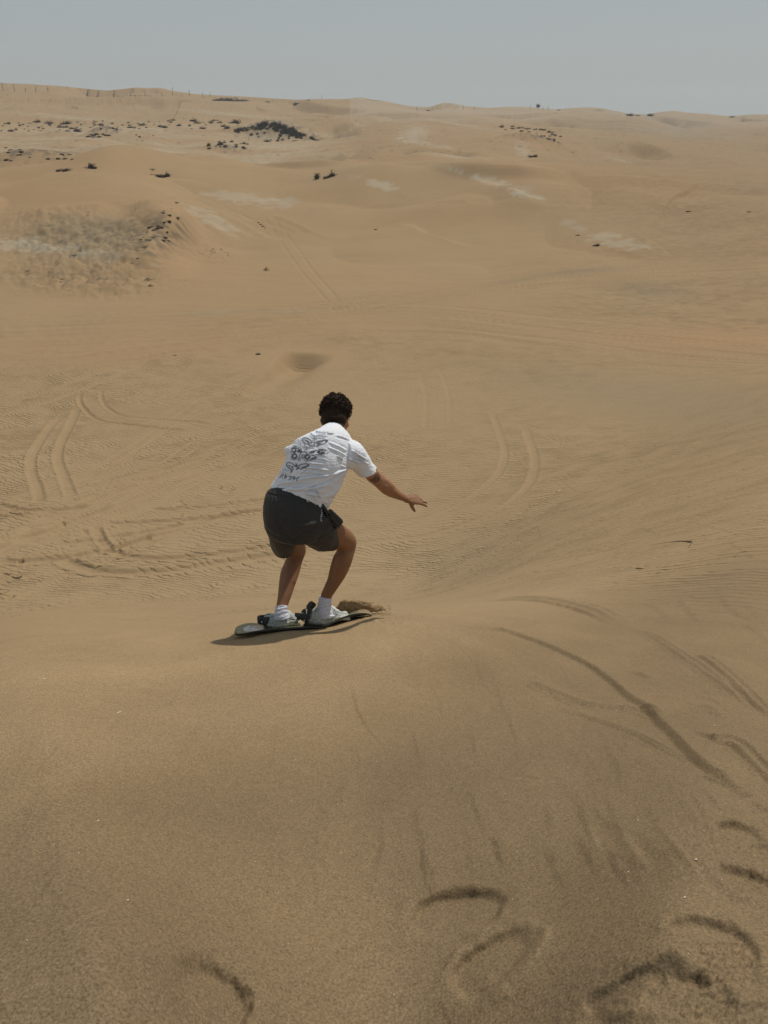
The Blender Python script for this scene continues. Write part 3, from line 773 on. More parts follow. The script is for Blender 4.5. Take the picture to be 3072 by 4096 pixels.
def set_col(me, c, name='tint'):
    a = me.attributes.new(name, 'FLOAT_COLOR', 'POINT')
    a.data.foreach_set('color', np.hstack([c, np.ones((len(c), 1))]).astype(np.float32).ravel())
def seg_dist(u, v, pts):
    d = np.full(len(u), 1e9)
    for (a, b) in zip(pts[:-1], pts[1:]):
        a = np.array(a, float); e = np.array(b, float)-a; l2 = e@e+1e-9
        t = np.clip(((u-a[0])*e[0]+(v-a[1])*e[1])/l2, 0, 1)
        d = np.minimum(d, np.hypot(u-a[0]-t*e[0], v-a[1]-t*e[1]))
    return d
def in_poly(u, v, poly):
    r = np.zeros(len(u), bool); n = len(poly)
    for i in range(n):
        x1, y1 = poly[i]; x2, y2 = poly[(i+1) % n]
        c = ((y1 > v) != (y2 > v)) & (u < (x2-x1)*(v-y1)/((y2-y1) if y2 != y1 else 1e-9)+x1)
        r ^= c
    return r
def attr_mat(name, rough=.6, spec=.3, bump=0, bscale=300, noise_amt=.08, nscale=60, sheen=0, sss=0, metal=0):
    m, nt, b = new_mat(name); L = nt.links.new
    at_ = N(nt, 'ShaderNodeAttribute', attribute_name='tint')
    tc = N(nt, 'ShaderNodeTexCoord')
    no = N(nt, 'ShaderNodeTexNoise'); no.inputs['Scale'].default_value = nscale; no.inputs['Detail'].default_value = 4
    L(tc.outputs['Object'], no.inputs['Vector'])
    s = mathn(nt, 'ADD', mathn(nt, 'MULTIPLY', mathn(nt, 'SUBTRACT', no.outputs['Fac'], .5), noise_amt*2), 1.0)
    v = N(nt, 'ShaderNodeVectorMath', operation='SCALE'); L(at_.outputs['Color'], v.inputs[0]); L(s, v.inputs['Scale'])
    L(v.outputs[0], b.inputs['Base Color'])
    b.inputs['Roughness'].default_value = rough; b.inputs['Specular IOR Level'].default_value = spec
    b.inputs['Metallic'].default_value = metal
    if sheen: b.inputs['Sheen Weight'].default_value = sheen
    if sss:
        b.inputs['Subsurface Weight'].default_value = sss; b.inputs['Subsurface Radius'].default_value = (.012, .005, .003); b.inputs['Subsurface Scale'].default_value = .5
    if bump:
        n2_ = N(nt, 'ShaderNodeTexNoise'); n2_.inputs['Scale'].default_value = bscale; n2_.inputs['Detail'].default_value = 3
        L(tc.outputs['Object'], n2_.inputs['Vector'])
        bp = N(nt, 'ShaderNodeBump'); bp.inputs['Distance'].default_value = bump; L(n2_.outputs['Fac'], bp.inputs['Height']); L(bp.outputs[0], b.inputs['Normal'])
    return m
def flat_mat(name, col, rough=.6, spec=.3, bump=.0006, bscale=200, noise_amt=.12, nscale=50, metal=0):
    m, nt, b = new_mat(name); L = nt.links.new
    tc = N(nt, 'ShaderNodeTexCoord')
    no = N(nt, 'ShaderNodeTexNoise'); no.inputs['Scale'].default_value = nscale; no.inputs['Detail'].default_value = 4
    L(tc.outputs['Object'], no.inputs['Vector'])
    s = mathn(nt, 'ADD', mathn(nt, 'MULTIPLY', mathn(nt, 'SUBTRACT', no.outputs['Fac'], .5), noise_amt*2), 1.0)
    v = N(nt, 'ShaderNodeVectorMath', operation='SCALE'); v.inputs[0].default_value = col; L(s, v.inputs['Scale'])
    L(v.outputs[0], b.inputs['Base Color'])
    b.inputs['Roughness'].default_value = rough; b.inputs['Specular IOR Level'].default_value = spec; b.inputs['Metallic'].default_value = metal
    if bump:
        bp = N(nt, 'ShaderNodeBump'); bp.inputs['Distance'].default_value = bump
        n2_ = N(nt, 'ShaderNodeTexNoise'); n2_.inputs['Scale'].default_value = bscale; L(tc.outputs['Object'], n2_.inputs['Vector'])
        L(n2_.outputs['Fac'], bp.inputs['Height']); L(bp.outputs[0], b.inputs['Normal'])
    return m
M_SKIN = attr_mat('skin', rough=.52, spec=.35, bump=.0008, bscale=260, noise_amt=.10, nscale=24, sss=.08)
M_CLOTH = attr_mat('white_cotton', rough=.85, spec=.15, bump=.0007, bscale=900, noise_amt=.03, nscale=60, sheen=.15)
M_SHORTS = attr_mat('black_shorts_fabric', rough=.6, spec=.2, bump=.0006, bscale=700, noise_amt=.12, nscale=40, sheen=.06)
M_SHOE = attr_mat('shoe_mesh_fabric', rough=.5, spec=.4, bump=.0008, bscale=500, noise_amt=.08, nscale=50)
M_SOCK = attr_mat('sock_knit', rough=.9, spec=.1, bump=.0012, bscale=420, noise_amt=.06, nscale=80)
M_HAIR = flat_mat('dark_curly_hair', (.026, .016, .010), rough=.75, spec=.12, bump=.001, bscale=500, noise_amt=.5, nscale=90)
M_BLACK = flat_mat('black_plastic', (.022, .022, .020), rough=.45, spec=.4, noise_amt=.25)
M_BLACKBASE = flat_mat('black_board_base', (.018, .018, .016), rough=.4, spec=.4, noise_amt=.35)
M_STRAP = flat_mat('dark_webbing', (.045, .036, .026), rough=.8, spec=.2, noise_amt=.3, bump=.001, bscale=300)
M_METAL = flat_mat('bolt_metal', (.6, .6, .58), rough=.3, spec=.5, metal=.9)

def Zp(x, y): return (850+x*.5425, 1520+y*.5425)
def S(a, b, t, bb=None, dt=0.0):
    """station from two points in the enlarged picture of the rider"""
    (u1, v1), (u2, v2) = Zp(*a), Zp(*b)
    return (u1, v1, t-dt, u2, v2, t+dt, bb)

# ================================================================== the rider
person = bpy.data.objects.new('person', None); COL.objects.link(person)
pelvis0 = P(1165, 2490, 4.75)
person.location = (0, 0, 0)
tag(person, 'crouching rider in white printed t-shirt and black shorts with right arm stretched out', 'person')
body = MB()
# right leg
body.loft(ring_stations([
 S((700,900),(560,1110),4.42,.085), S((790,930),(640,1180),4.46,.088), S((870,1000),(730,1205),4.54,.082), S((950,1058),(828,1215),4.63,.072),
 S((1005,1102),(900,1232),4.70,.064), S((1042,1140),(912,1240),4.745,.060), S((1062,1185),(915,1258),4.765,.058), S((1058,1235),(897,1290),4.77,.056),
 S((1043,1290),(880,1335),4.77,.056), S((1022,1360),(862,1400),4.78,.055), S((985,1440),(848,1465),4.79,.050), S((940,1510),(827,1515),4.805,.043),
 S((900,1570),(808,1558),4.82,.036), S((878,1610),(795,1592),4.83,.034), S((874,1670),(782,1650),4.84,.034), S((872,1720),(770,1710),4.845,.036)]))
# left leg
body.loft(ring_stations([
 S((430,980),(640,960),4.46,.088), S((440,1060),(650,1050),4.55,.088), S((460,1140),(665,1120),4.66,.082), S((500,1210),(680,1180),4.76,.072),
 S((532,1265),(689,1235),4.83,.062), S((548,1298),(687,1275),4.85,.058), S((532,1345),(667,1325),4.845,.057), S((507,1405),(650,1385),4.835,.058),
 S((495,1465),(630,1450),4.815,.055), S((488,1530),(606,1518),4.79,.050), S((481,1600),(582,1590),4.765,.042), S((473,1650),(562,1645),4.75,.036),
 S((466,1690),(552,1685),4.74,.034), S((458,1740),(550,1735),4.735,.036)]))
# pelvis and trunk
body.loft(ring_stations([
 S((440,1130),(720,1150),4.45,.10), S((400,1030),(800,1060),4.43,.125), S((410,930),(790,985),4.44,.12), S((445,840),(760,920),4.45,.10),
 S((470,770),(800,870),4.44,.095), S((540,700),(860,790),4.44,.085), S((600,620),(900,700),4.43,.085,.03), S((640,545),(950,610),4.42,.085,.05), S((680,480),(980,540),4.42,.075,.07), S((760,430),(960,465),4.43,.055,.05), S((810,395),(950,415),4.45,.048)]))
# right arm
body.loft(ring_stations([
 S((960,590),(985,480),4.46,.05), S((1035,620),(1080,510),4.49,.05), S((1095,685),(1170,600),4.535,.046), S((1105,700),(1213,655),4.545,None), S((1150,745),(1240,680),4.56,.045), S((1200,785),(1290,722),4.585,.042), S((1245,828),(1322,750),4.61,.045),
 S((1290,855),(1350,785),4.65,.043), S((1335,868),(1385,820),4.70,.036), S((1380,880),(1425,850),4.75,.028), S((1408,886),(1440,862),4.79,.024), S((1420,895),(1455,866),4.81,.024)]))
# left arm, reaching forward on the far side of the trunk
body.loft(tube_rings([P(1222,1800,4.38), P(1222,1830,4.46), P(1218,1880,4.58), P(1215,1905,4.66), P(1245,1925,4.76), P(1270,1945,4.86)], [.045,.042,.040,.040,.037,.027]))
# hands
def hand(mb, wrist, dirn, palm_n, side, s=1.0, spread=.16, curls=(.25,.15,.35,.5), thumb_down=.9):
    """wrist point, direction of the fingers, normal of the back of the hand, side vector towards the thumb"""
    d = np.array(dirn, float); d /= np.linalg.norm(d); n_ = np.array(palm_n, float); n_ -= d*(n_@d); n_ /= np.linalg.norm(n_)
    w_ = np.cross(d, n_)*side
    rings = []
    for k, (l, hw, ht) in enumerate([(-.02,.026,.021),(.01,.030,.018),(.035,.037,.016),(.06,.041,.0145),(.085,.041,.0125),(.098,.036,.010)]):
        c = wrist+d*l*s
        rings.append([c+w_*hw*s*cos(q)+n_*ht*s*sin(q) for q in np.linspace(0, 2*pi, 16, endpoint=False)])
    mb.loft(rings)
    for i, (off, ln) in enumerate([(.030,.074),(.010,.083),(-.011,.077),(-.030,.060)]):
        a = spread*off/.03; dd = d*cos(a)+w_*sin(a)
        p = wrist+d*.082*s+w_*off*s; pts = [p]; c = 0.0; rad = [.0098]
        for q, fr_ in enumerate((.2,.42,.30,.20)):
            c += curls[i]*(.15 if q == 0 else .75)
            e = dd*cos(c)-n_*sin(c); p = p+e*ln*fr_*s; pts.append(p); rad.append((.0094,.0086,.0078,.0062)[q])
        mb.loft(tube_rings(pts, [r_*s for r_ in rad], n=10))
        ellipsoid(mb, pts[-1], np.eye(3)*.0060*s, 8, 6)
    p0 = wrist+d*.018*s+w_*.020*s; t1 = w_*.62+d*.55-n_*thumb_down; t1 /= np.linalg.norm(t1)
    p1 = p0+t1*.034*s; t2 = w_*.25+d*.8-n_*thumb_down*.8; t2 /= np.linalg.norm(t2); p2 = p1+t2*.030*s; p3 = p2+t2*.024*s
    mb.loft(tube_rings([p0-t1*.008, p0+t1*.012, p1, p2, p3], [.016*s,.015*s,.012*s,.0105*s,.0075*s], n=10))
    ellipsoid(mb, p3, np.eye(3)*.0074*s, 8, 6)
wr = (P(*Zp(1420,892), 4.80)+P(*Zp(1452,866), 4.80))/2
tip = P(1700, 2000, 4.90)
hand(body, wr, tip-wr, (.15, -.55, 1.0), 1, s=1.0, spread=.13, curls=(.18,.12,.35,.55), thumb_down=.75)
wl = P(1262, 1942, 4.84)
hand(body, wl, P(1330, 1975, 5.02)-wl, (.2, .3, 1.0), -1, s=.95)
# neck and head
kh = .10247
def H(a, b, t, bb): return (1260+a[0]*kh, 1560+a[1]*kh, t, 1260+b[0]*kh, 1560+b[1]*kh, t, bb)
body.loft(ring_stations([
 H((560,250),(1000,240),4.53,.035), H((400,400),(1170,390),4.53,.072), H((310,600),(1280,590),4.53,.094), H((275,800),(1300,790),4.53,.101), H((275,1000),(1290,1000),4.53,.101),
 H((300,1180),(1255,1200),4.53,.098), H((345,1320),(1205,1360),4.525,.088), H((385,1430),(1170,1480),4.515,.072), H((380,1530),(1140,1570),4.49,.062), H((350,1640),(1100,1690),4.46,.060), H((300,1760),(1080,1830),4.43,.062), H((240,1900),(1120,1980),4.41,.06)], n=30))
hc = (P(1260+790*kh, 1560+950*kh, 4.53))
rt = np.array((1.0,0,0)); upv = np.array((0, SP, CP)); fw = np.array((0, CP, -SP))
FD = fw*.90+rt*.30-upv*.28; FD /= np.linalg.norm(FD)
UPH = upv - FD*(upv@FD); UPH /= np.linalg.norm(UPH); RH = np.cross(FD, UPH)
ellipsoid(body, hc+FD*.055-UPH*.062, [RH*.056, FD*.050, UPH*.055])          # jaw
ellipsoid(body, hc+FD*.092-UPH*.098, [RH*.024, FD*.017, UPH*.017])          # chin
ellipsoid(body, hc+FD*.040+UPH*.030, [RH*.070, FD*.063, UPH*.050])          # forehead
body.loft(tube_rings([hc+FD*.098+UPH*.012, hc+FD*.108-UPH*.012, hc+FD*.124-UPH*.034, hc+FD*.110-UPH*.042], [.008,.010,.014,.010], n=10))   # nose
for s_ in (-1, 1):
    ellipsoid(body, hc+FD*.088-UPH*.030+RH*s_*.036, [RH*.022, FD*.020, UPH*.020])      # cheek
    ellipsoid(body, hc+FD*.100+UPH*.022+RH*s_*.028, [RH*.024, FD*.008, UPH*.006])      # brow
ellipsoid(body, hc+FD*.104-UPH*.062, [RH*.023, FD*.009, UPH*.0052])
ellipsoid(body, hc+FD*.103-UPH*.071, [RH*.020, FD*.009, UPH*.0055])
# ears
def ear(mb, c, outv, backv, upv_):
    rings = []
    for k, a in enumerate(np.linspace(-2.4, 2.2, 12)):
        p = c+upv_*.030*cos(a-.1)*1.05+backv*.017*sin(a)
        rings.append(p)
    mb.loft(tube_rings(rings, [.0045]*12, n=8, dense=1))
    ellipsoid(mb, c, [backv*.015, outv*.006, upv_*.026], 12, 8)
    ellipsoid(mb, c-upv_*.027+backv*(-.004), [backv*.008, outv*.0055, upv_*.010], 10, 6)
er = P(1260+1262*kh, 1560+1270*kh, 4.545)
ear(body, er, RH, -FD*.85+RH*.5, UPH*.98-RH*.1)
el_ = P(1260+290*kh, 1560+1210*kh, 4.545)
ear(body, el_, -RH, -FD*.85-RH*.3, UPH)
bme = remeshed(body, 'person_body', .0052, smooth=5)
co, no = mesh_np(bme); bu, bv, bt = project(co[:, 0], co[:, 1], co[:, 2])
# anatomy: low ridges and hollows (calves, hamstring tendons, elbow, wrist, knuckle tendons)
def relief(co, no, u, v, px, wpx, amp, facing=True):
    d = seg_dist(u, v, px); f = np.exp(-(d/wpx)**2)*amp
    if facing:
        vd = -co/np.linalg.norm(co, axis=1)[:, None]; f = f*np.clip((no*vd).sum(1)*2, 0, 1)
    co += no*f[:, None]
for px, w_, a_ in [
  ([Zp(900,1300),Zp(885,1400)], 10, .006), ([Zp(985,1290),Zp(960,1400)], 13, .007), ([Zp(930,1310),Zp(905,1470)], 7, -.004),
  ([Zp(560,1390),Zp(545,1500)], 11, .006), ([Zp(620,1370),Zp(600,1480)], 11, .005),
  ([Zp(925,1225),Zp(960,1260)], 6, -.004), ([Zp(560,1290),Zp(600,1320)], 8, -.004), ([Zp(838,1500),Zp(815,1590)], 5, .003), ([Zp(862,1500),Zp(838,1590)], 5, -.003),
  ([Zp(1240,775),Zp(1275,795)], 9, .005), ([Zp(1290,740),Zp(1330,775)], 9, .004), ([Zp(1255,800),Zp(1330,850)], 8, -.003), ([Zp(1440,870),Zp(1500,865)], 3, .002)]:
    relief(co, no, bu, bv, px, w_, a_)
set_co(bme, co)
skin = np.tile(np.array((.33, .155, .075)), (len(co), 1))
skin *= (1+.12*fbm(co[:, 0]*9+co[:, 2]*5, co[:, 1]*9, 3, 5))[:, None]
legm = sstep(-1.95, -2.1, co[:, 2]); skin *= (1-.30*legm)[:, None]  # legs darkened: shade on their backs painted into the skin
kz = .1929
def za(l): return [(1440+x*kz, 1840+y*kz) for x, y in l]
tat = in_poly(bu, bv, za([(180,400),(270,380),(320,300),(370,245),(400,290),(428,345),(415,410),(380,445),(320,470),(260,455),(210,430)])) & (bt < 4.60)
tn = pn(co[:, 0]*150, co[:, 2]*150, 7)
skin[tat] = skin[tat]*np.where(tn[tat] > .12, .62, .30)[:, None]
nape = in_poly(bu, bv, [(1260+x*kh, 1560+y*kh) for x, y in [(200,700),(1400,700),(1330,1080),(1250,1180),(1160,1400),(1060,1500),(860,1480),(600,1450),(350,1450),(200,1200)]]) & (bt < 4.55)
skin[nape] = skin[nape]*.0+np.array((.030, .020, .014))
fr_ = (co-hc)@FD
top = (((co-hc)@UPH > .03) & (np.linalg.norm(co-hc, axis=1) < .16)) | ((bu > 1240) & (bu < 1415) & (bv < 1670) & (bt < 4.56)) | ((np.linalg.norm(co-hc, axis=1) < .125) & (fr_ < -.02) & ((co-hc)@UPH > -.045) & (bt < 4.56))
face = (fr_ > .055) & ((co-hc)@UPH < .062) & (np.linalg.norm(co-hc, axis=1) < .18)
skin[top & ~face] = (.030, .020, .014)
for s_ in (-1, 1):
    e = np.linalg.norm((co-(hc+FD*.098+UPH*.004+RH*s_*.029))*1.0, axis=1)
    skin[e < .011] = (.5, .45, .4); skin[e < .005] = (.02, .015, .012)
lips = np.abs((co-hc)@UPH+.066) < .009; lips &= (fr_ > .095) & (np.abs((co-hc)@RH) < .024)
skin[lips] = (.30, .11, .08)
set_col(bme, skin)
bo = link_mesh('body', bme, M_SKIN, person)

# hair: a cap of short tangled curls
hair = MB(); hr = random.Random(3)
capR = ring_stations([
 H((600,215),(960,205),4.53,.040), H((430,330),(1130,320),4.53,.080), H((310,470),(1270,450),4.53,.098), H((235,640),(1345,610),4.53,.108), H((225,800),(1350,800),4.53,.110),
 H((235,950),(1330,950),4.53,.108), H((265,1090),(1295,1080),4.525,.104), H((300,1240),(1215,1260),4.515,.094), H((330,1370),(1150,1400),4.505,.082), H((370,1440),(1080,1490),4.495,.074)], n=40)
hair.loft(capR)
hme = remeshed(hair, 'hair', .0046, smooth=2)
co, no = mesh_np(hme)
q = co-hc; frn = q@FD; upn = q@UPH
curly = sstep(-.035, .02, upn)
bumpn = np.abs(pn(co[:, 0]*75+co[:, 1]*20, co[:, 2]*75+co[:, 1]*40, 3))
co += no*(curly*(.010*bumpn+.010*pn(co[:, 0]*28, co[:, 2]*35+co[:, 1]*30, 4)))[:, None]
# pull the cap away from the face
facem = sstep(.050, .075, frn)*sstep(.060, .035, upn)
co -= FD[None, :]*(facem*.04)[:, None]; co -= no*(facem*.012)[:, None]
set_co(hme, co)
co, no = mesh_np(hme)
cu = MB(); cu.v = [tuple(p) for p in co]; cu.f = [tuple(p.vertices) for p in hme.polygons]
cand = [i for i in range(len(co)) if curly[i] > .35 and facem[i] < .1]
for _ in range(900):
    i = hr.choice(cand); p = co[i]; n_ = no[i]
    r_ = hr.uniform(.0035, .0085); t_ = np.cross(n_, np.array((hr.uniform(-1,1), hr.uniform(-1,1), hr.uniform(-1,1)))); t_ /= np.linalg.norm(t_)+1e-9
    b_ = np.cross(n_, t_); ph = hr.uniform(0, 6.3); k_ = 7; pts = []
    for a in range(k_):
        g_ = ph+a/(k_-1)*hr.uniform(4.2, 5.6)
        pts.append(p+n_*(r_*.55+r_*cos(g_))+b_*r_*sin(g_)*.8+t_*(a-3)*.0016)
    cu.loft(tube_rings(pts, [.0010]+[.0015]*(k_-2)+[.0008], n=5, dense=1))
bpy.data.meshes.remove(hme)
hme = bpy.data.meshes.new('hair'); hme.from_pydata(cu.v, [], cu.f); hme.update()
link_mesh('hair', hme, M_HAIR, person)

# ------------------------------------------------------------------ t-shirt
sh = MB()
sh.loft(ring_stations([
 S((428,796),(855,944),4.455,.150,.01), S((440,760),(872,915),4.45,.152,.01), S((470,715),(905,860),4.44,.15,.015), S((508,650),(945,790),4.425,.148,.02),
 S((540,580),(975,715),4.41,.145,.03), S((560,530),(1000,660),4.40,.140,.04), S((590,480),(1015,590),4.40,.130,.06), S((630,430),(1035,510),4.405,.112,.08),
 S((690,402),(1010,445),4.42,.092,.08), S((760,382),(975,408),4.445,.072,.06), S((800,376),(950,396),4.465,.062,.04)], n=44))
sh.loft(ring_stations([   # right sleeve, wide and loose
 S((960,640),(960,430),4.42,.085), S((1010,655),(1050,447),4.46,.086), S((1035,665),(1105,500),4.49,.080), S((1055,685),(1150,560),4.52,.074), S((1062,694),(1180,608),4.535,.070), S((1072,702),(1213,650),4.55,.066)], n=30))
sh.loft(ring_stations([   # left sleeve, mostly behind the trunk
 S((640,570),(640,460),4.36,.065), S((590,590),(630,500),4.41,.07), S((556,606),(632,560),4.46,.062), S((545,618),(635,622),4.51,.055)], n=26))
sme = remeshed(sh, 't_shirt', .0034, smooth=8)
co, no = mesh_np(sme); u, v, t = project(co[:, 0], co[:, 1], co[:, 2])
k2 = .2411
def z2(l): return [(1050+x*k2, 1560+y*k2) for x, y in l]
folds = [  # creases traced on the back: (line, half width px, height m)
 ([(1420,1400),(1130,1400)][::-1],5,.0), 
 (z2([(560,1490),(800,1450),(1000,1420),(1130,1405)]),3.6,.0075), (z2([(200,1600),(420,1530),(700,1480)]),4.5,.006), (z2([(380,1650),(650,1640),(900,1550)]),4.2,.008),
 (z2([(620,1680),(860,1620),(1110,1570)]),4,.008), (z2([(300,1640),(500,1570),(760,1560)]),5,-.006), (z2([(700,1700),(860,1740),(900,1830)]),4.5,.009), (z2([(800,1700),(1000,1780)]),4,.007),
 (z2([(740,1630),(900,1690),(960,1830)]),3.4,-.006),
 (z2([(640,1360),(800,1360),(1040,1400)]),3.2,.005), (z2([(660,1280),(850,1290),(1105,1330)]),3.4,.006), (z2([(760,1210),(900,1220),(1040,1240)]),3.0,.005), (z2([(800,1330),(950,1365)]),3,.004),
 (z2([(900,1130),(1000,1140),(1080,1170)]),2.6,.004), (z2([(880,1060),(1000,1080),(1060,1100)]),2.6,.004), (z2([(900,1000),(1010,1035)]),2.2,.003),
 (z2([(1230,1090),(1300,1130),(1340,1160)]),3,.005), (z2([(1080,950),(1250,1020),(1380,1090)]),4.5,.004), (z2([(1100,870),(1250,930),(1400,1010)]),4.5,.003),
 (z2([(1400,1150),(1450,1140),(1659,1220)]),3.6,.008), (z2([(1480,1000),(1600,1080),(1720,1150)]),4,.007), (z2([(1390,1080),(1440,1110),(1600,1150)]),3,.004), (z2([(1540,1090),(1700,1200),(1760,1230)]),3,.005),
 (z2([(1380,1300),(1460,1290),(1540,1310)]),2.8,-.008), (z2([(1300,1250),(1390,1290)]),3,.004),
 (z2([(1150,1410),(1300,1340),(1420,1310)]),4,.006), (z2([(1050,1560),(1250,1420),(1400,1340)]),6,-.005), (z2([(1000,1800),(1200,1700),(1400,1450)]),7,.004),
 (z2([(330,1320),(380,1300),(450,1330)]),3,.005), (z2([(240,1400),(330,1360),(480,1370)]),3.5,.005), (z2([(220,1470),(260,1420)]),3,-.004),
 (z2([(900,690),(940,710),(1010,715),(1100,700)]),2.6,-.006), (z2([(890,685),(930,700)]),2.4,.005), (z2([(1010,700),(1120,720),(1200,715)]),2.2,.004), (z2([(780,720),(830,760),(900,790)]),3,-.004),
 (z2([(830,780),(950,770),(1080,785)]),3,-.003), (z2([(1200,740),(1350,790),(1500,860)]),4,.003)]
hm = np.zeros(len(co))
wp = fbm(co[:, 0]*14, co[:, 2]*14, 3, 33)*3.0
for px, w_, a_ in folds:
    c = cr(px, 8) if len(px) > 2 else np.array(px); d = seg_dist(u+wp, v+wp*.7, [tuple(p) for p in c])
    cc = np.array(c); L_ = np.linalg.norm(cc[-1]-cc[0])+1e-6
    s_ = ((u-cc[0, 0])*(cc[-1, 0]-cc[0, 0])+(v-cc[0, 1])*(cc[-1, 1]-cc[0, 1]))/L_**2
    end = sstep(-.05, .25, s_)*sstep(1.05, .75, s_)
    hm += a_*end*(np.exp(-(d/w_)**2) - .45*np.exp(-((d-w_*1.6)/(w_*.8))**2))
vd = -co/np.linalg.norm(co, axis=1)[:, None]; fc = np.clip((no*vd).sum(1)*2.2, 0, 1)
ax_ = (u-1198)*.34-(v-1990)*(-.94)
hm = hm*1.95*fc + .0030*fbm(u/34+v/60, (v-u*.3)/9, 3, 35)*(.4+.6*sstep(1880, 1990, v)) + .0022*fbm(u/9, v/9, 3, 36)
# soft pull lines from the armpit, loose hem
hm += .005*np.sin((v-.28*u)/5.2+2.0*pn(u/30, v/30, 37))*sstep(1880, 1940, v)*(.3+.7*np.clip(pn(u/40, v/25, 38)+.4, 0, 1))*fc*.6
co += no*hm[:, None]
set_co(sme, co)
ink = np.zeros(len(co)); back = fc > .02
def stroke(px, w_=1.1, a=1.0, smooth=True):
    w_ = w_*1.3+.25
    c = cr(px, 6*(len(px)-1)) if smooth and len(px) > 2 else px
    d = seg_dist(u, v, [tuple(p) for p in c]); np.maximum(ink, a*(1-sstep(w_*.75, w_*1.25, d)), out=ink)
def fill(px, a=1.0): 
    m = in_poly(u, v, px); ink[m] = np.maximum(ink[m], a)
def ring(cx, cy, r0, r1, sx=1.0, a=1.0):
    d = np.hypot((u-cx)/sx, v-cy); m = (d < r1) & (d > r0); ink[m] = a
def unink(px): ink[in_poly(u, v, px)] = 0
# upper butterfly
stroke(z2([(815,880),(800,840),(745,805),(690,798),(665,815),(672,850),(700,880),(760,905)]),1.5); stroke(z2([(690,880),(700,920),(730,950),(790,945),(830,910)]),.9)
stroke(z2([(860,885),(900,862),(960,845),(1078,832),(1055,870),(1000,900),(900,925)]),1.5); fill(z2([(1020,838),(1078,832),(1050,868),(1035,850)])); stroke(z2([(990,900),(960,915),(900,935),(850,935)]),.9)
for p in ([(690,820),(740,850),(790,880)],[(720,830),(750,840)],[(740,860),(780,900)],[(900,880),(960,862),(1010,860)],[(920,900),(980,880)],[(760,900),(775,925)],[(850,905),(860,925)],[(830,840),(850,868),(870,840)]): stroke(z2(p),1.2)
fill(z2([(700,835),(735,830),(775,860),(790,885),(750,870)])); fill(z2([(885,878),(940,866),(960,880),(910,900)])); ring(*z2([(812,900)])[0], 2.2, 4.2, .8)
stroke(z2([(770,905),(800,930),(840,930),(870,905)]),1.2)
# big moth
fill(z2([(480,985),(500,955),(540,945),(640,985),(655,1015),(630,1045),(585,1040),(560,1010),(545,1050),(500,1045),(482,1020)])); 
unink(z2([(500,1000),(520,975),(540,985),(535,1005),(515,1018)])); unink(z2([(560,975),(600,990),(590,1005),(560,995)]))
fill(z2([(770,1045),(800,1015),(850,1000),(905,990),(935,990),(880,1015),(860,1045),(815,1058)])); ring(*z2([(965,1030)])[0], 2.2, 13.0, 1.0); unink(z2([(955,1025),(975,1018),(985,1032),(968,1040)]))
stroke(z2([(935,985),(1010,985),(1070,1005),(1092,1035),(1050,1065),(960,1075),(880,1070)]),.9); stroke(z2([(1020,990),(1040,1020),(1010,1060)]),1.4); stroke(z2([(470,980),(520,935),(600,945),(650,985)]),.8); stroke(z2([(468,1000),(478,1060),(540,1060)]),.7)
ring(*z2([(530,1100)])[0], 3.6, 11.8, 1.05); fill(z2([(470,1100),(500,1070),(520,1075),(490,1100),(500,1135),(480,1130)])); unink(z2([(515,1085),(560,1078),(555,1098),(520,1100)])); stroke(z2([(470,1140),(520,1158),(580,1140),(610,1100)]),.8)
ring(*z2([(742,1110)])[0], 2.8, 12.2, 1.05); fill(z2([(790,1140),(830,1115),(880,1100),(900,1120),(850,1150),(790,1162)])); fill(z2([(790,1070),(850,1075),(890,1105),(850,1100),(800,1090)])); stroke(z2([(680,1140),(710,1170),(790,1172),(870,1150),(900,1115)]),.9); unink(z2([(738,1090),(770,1088),(768,1105),(745,1108)]))
stroke(z2([(640,1040),(690,1020),(720,1040),(725,1075),(690,1110),(645,1135),(615,1120),(612,1090),(640,1045)]),1.1)
for p in ([(650,1070),(700,1070)],[(640,1090),(690,1092)],[(635,1108),(670,1112)],[(645,1020),(690,1030),(740,1040)],[(700,1000),(730,985),(745,960)],[(730,985),(720,965),(680,950)],[(740,985),(790,965),(850,962)],[(740,1040),(780,1055)]): stroke(z2(p),.9)
fill(z2([(585,1145),(610,1135),(640,1160),(610,1180),(590,1178)])); unink(z2([(598,1150),(612,1148),(618,1162),(605,1168)]))
# lower moth
stroke(z2([(540,1270),(510,1230),(450,1205),(410,1210),(402,1240),(420,1280),(470,1310)]),1.6); stroke(z2([(560,1275),(620,1245),(700,1225),(768,1240),(740,1275),(640,1305)]),1.6)
fill(z2([(560,1290),(600,1270),(660,1275),(700,1260),(760,1245),(740,1275),(670,1300),(640,1325),(600,1310),(550,1330)])); unink(z2([(610,1285),(640,1280),(660,1292),(625,1302)])); fill(z2([(420,1240),(470,1250),(510,1270),(520,1300),(480,1290),(430,1265)])); unink(z2([(450,1258),(475,1262),(480,1276),(455,1272)]))
fill(z2([(545,1240),(575,1215),(580,1250),(560,1275),(540,1270)])); fill(z2([(480,1310),(520,1300),(500,1350),(470,1385),(465,1345)])); unink(z2([(484,1325),(498,1322),(488,1345)])); stroke(z2([(430,1290),(450,1310),(470,1320)]),1.0); stroke(z2([(560,1240),(548,1210)]),.7)
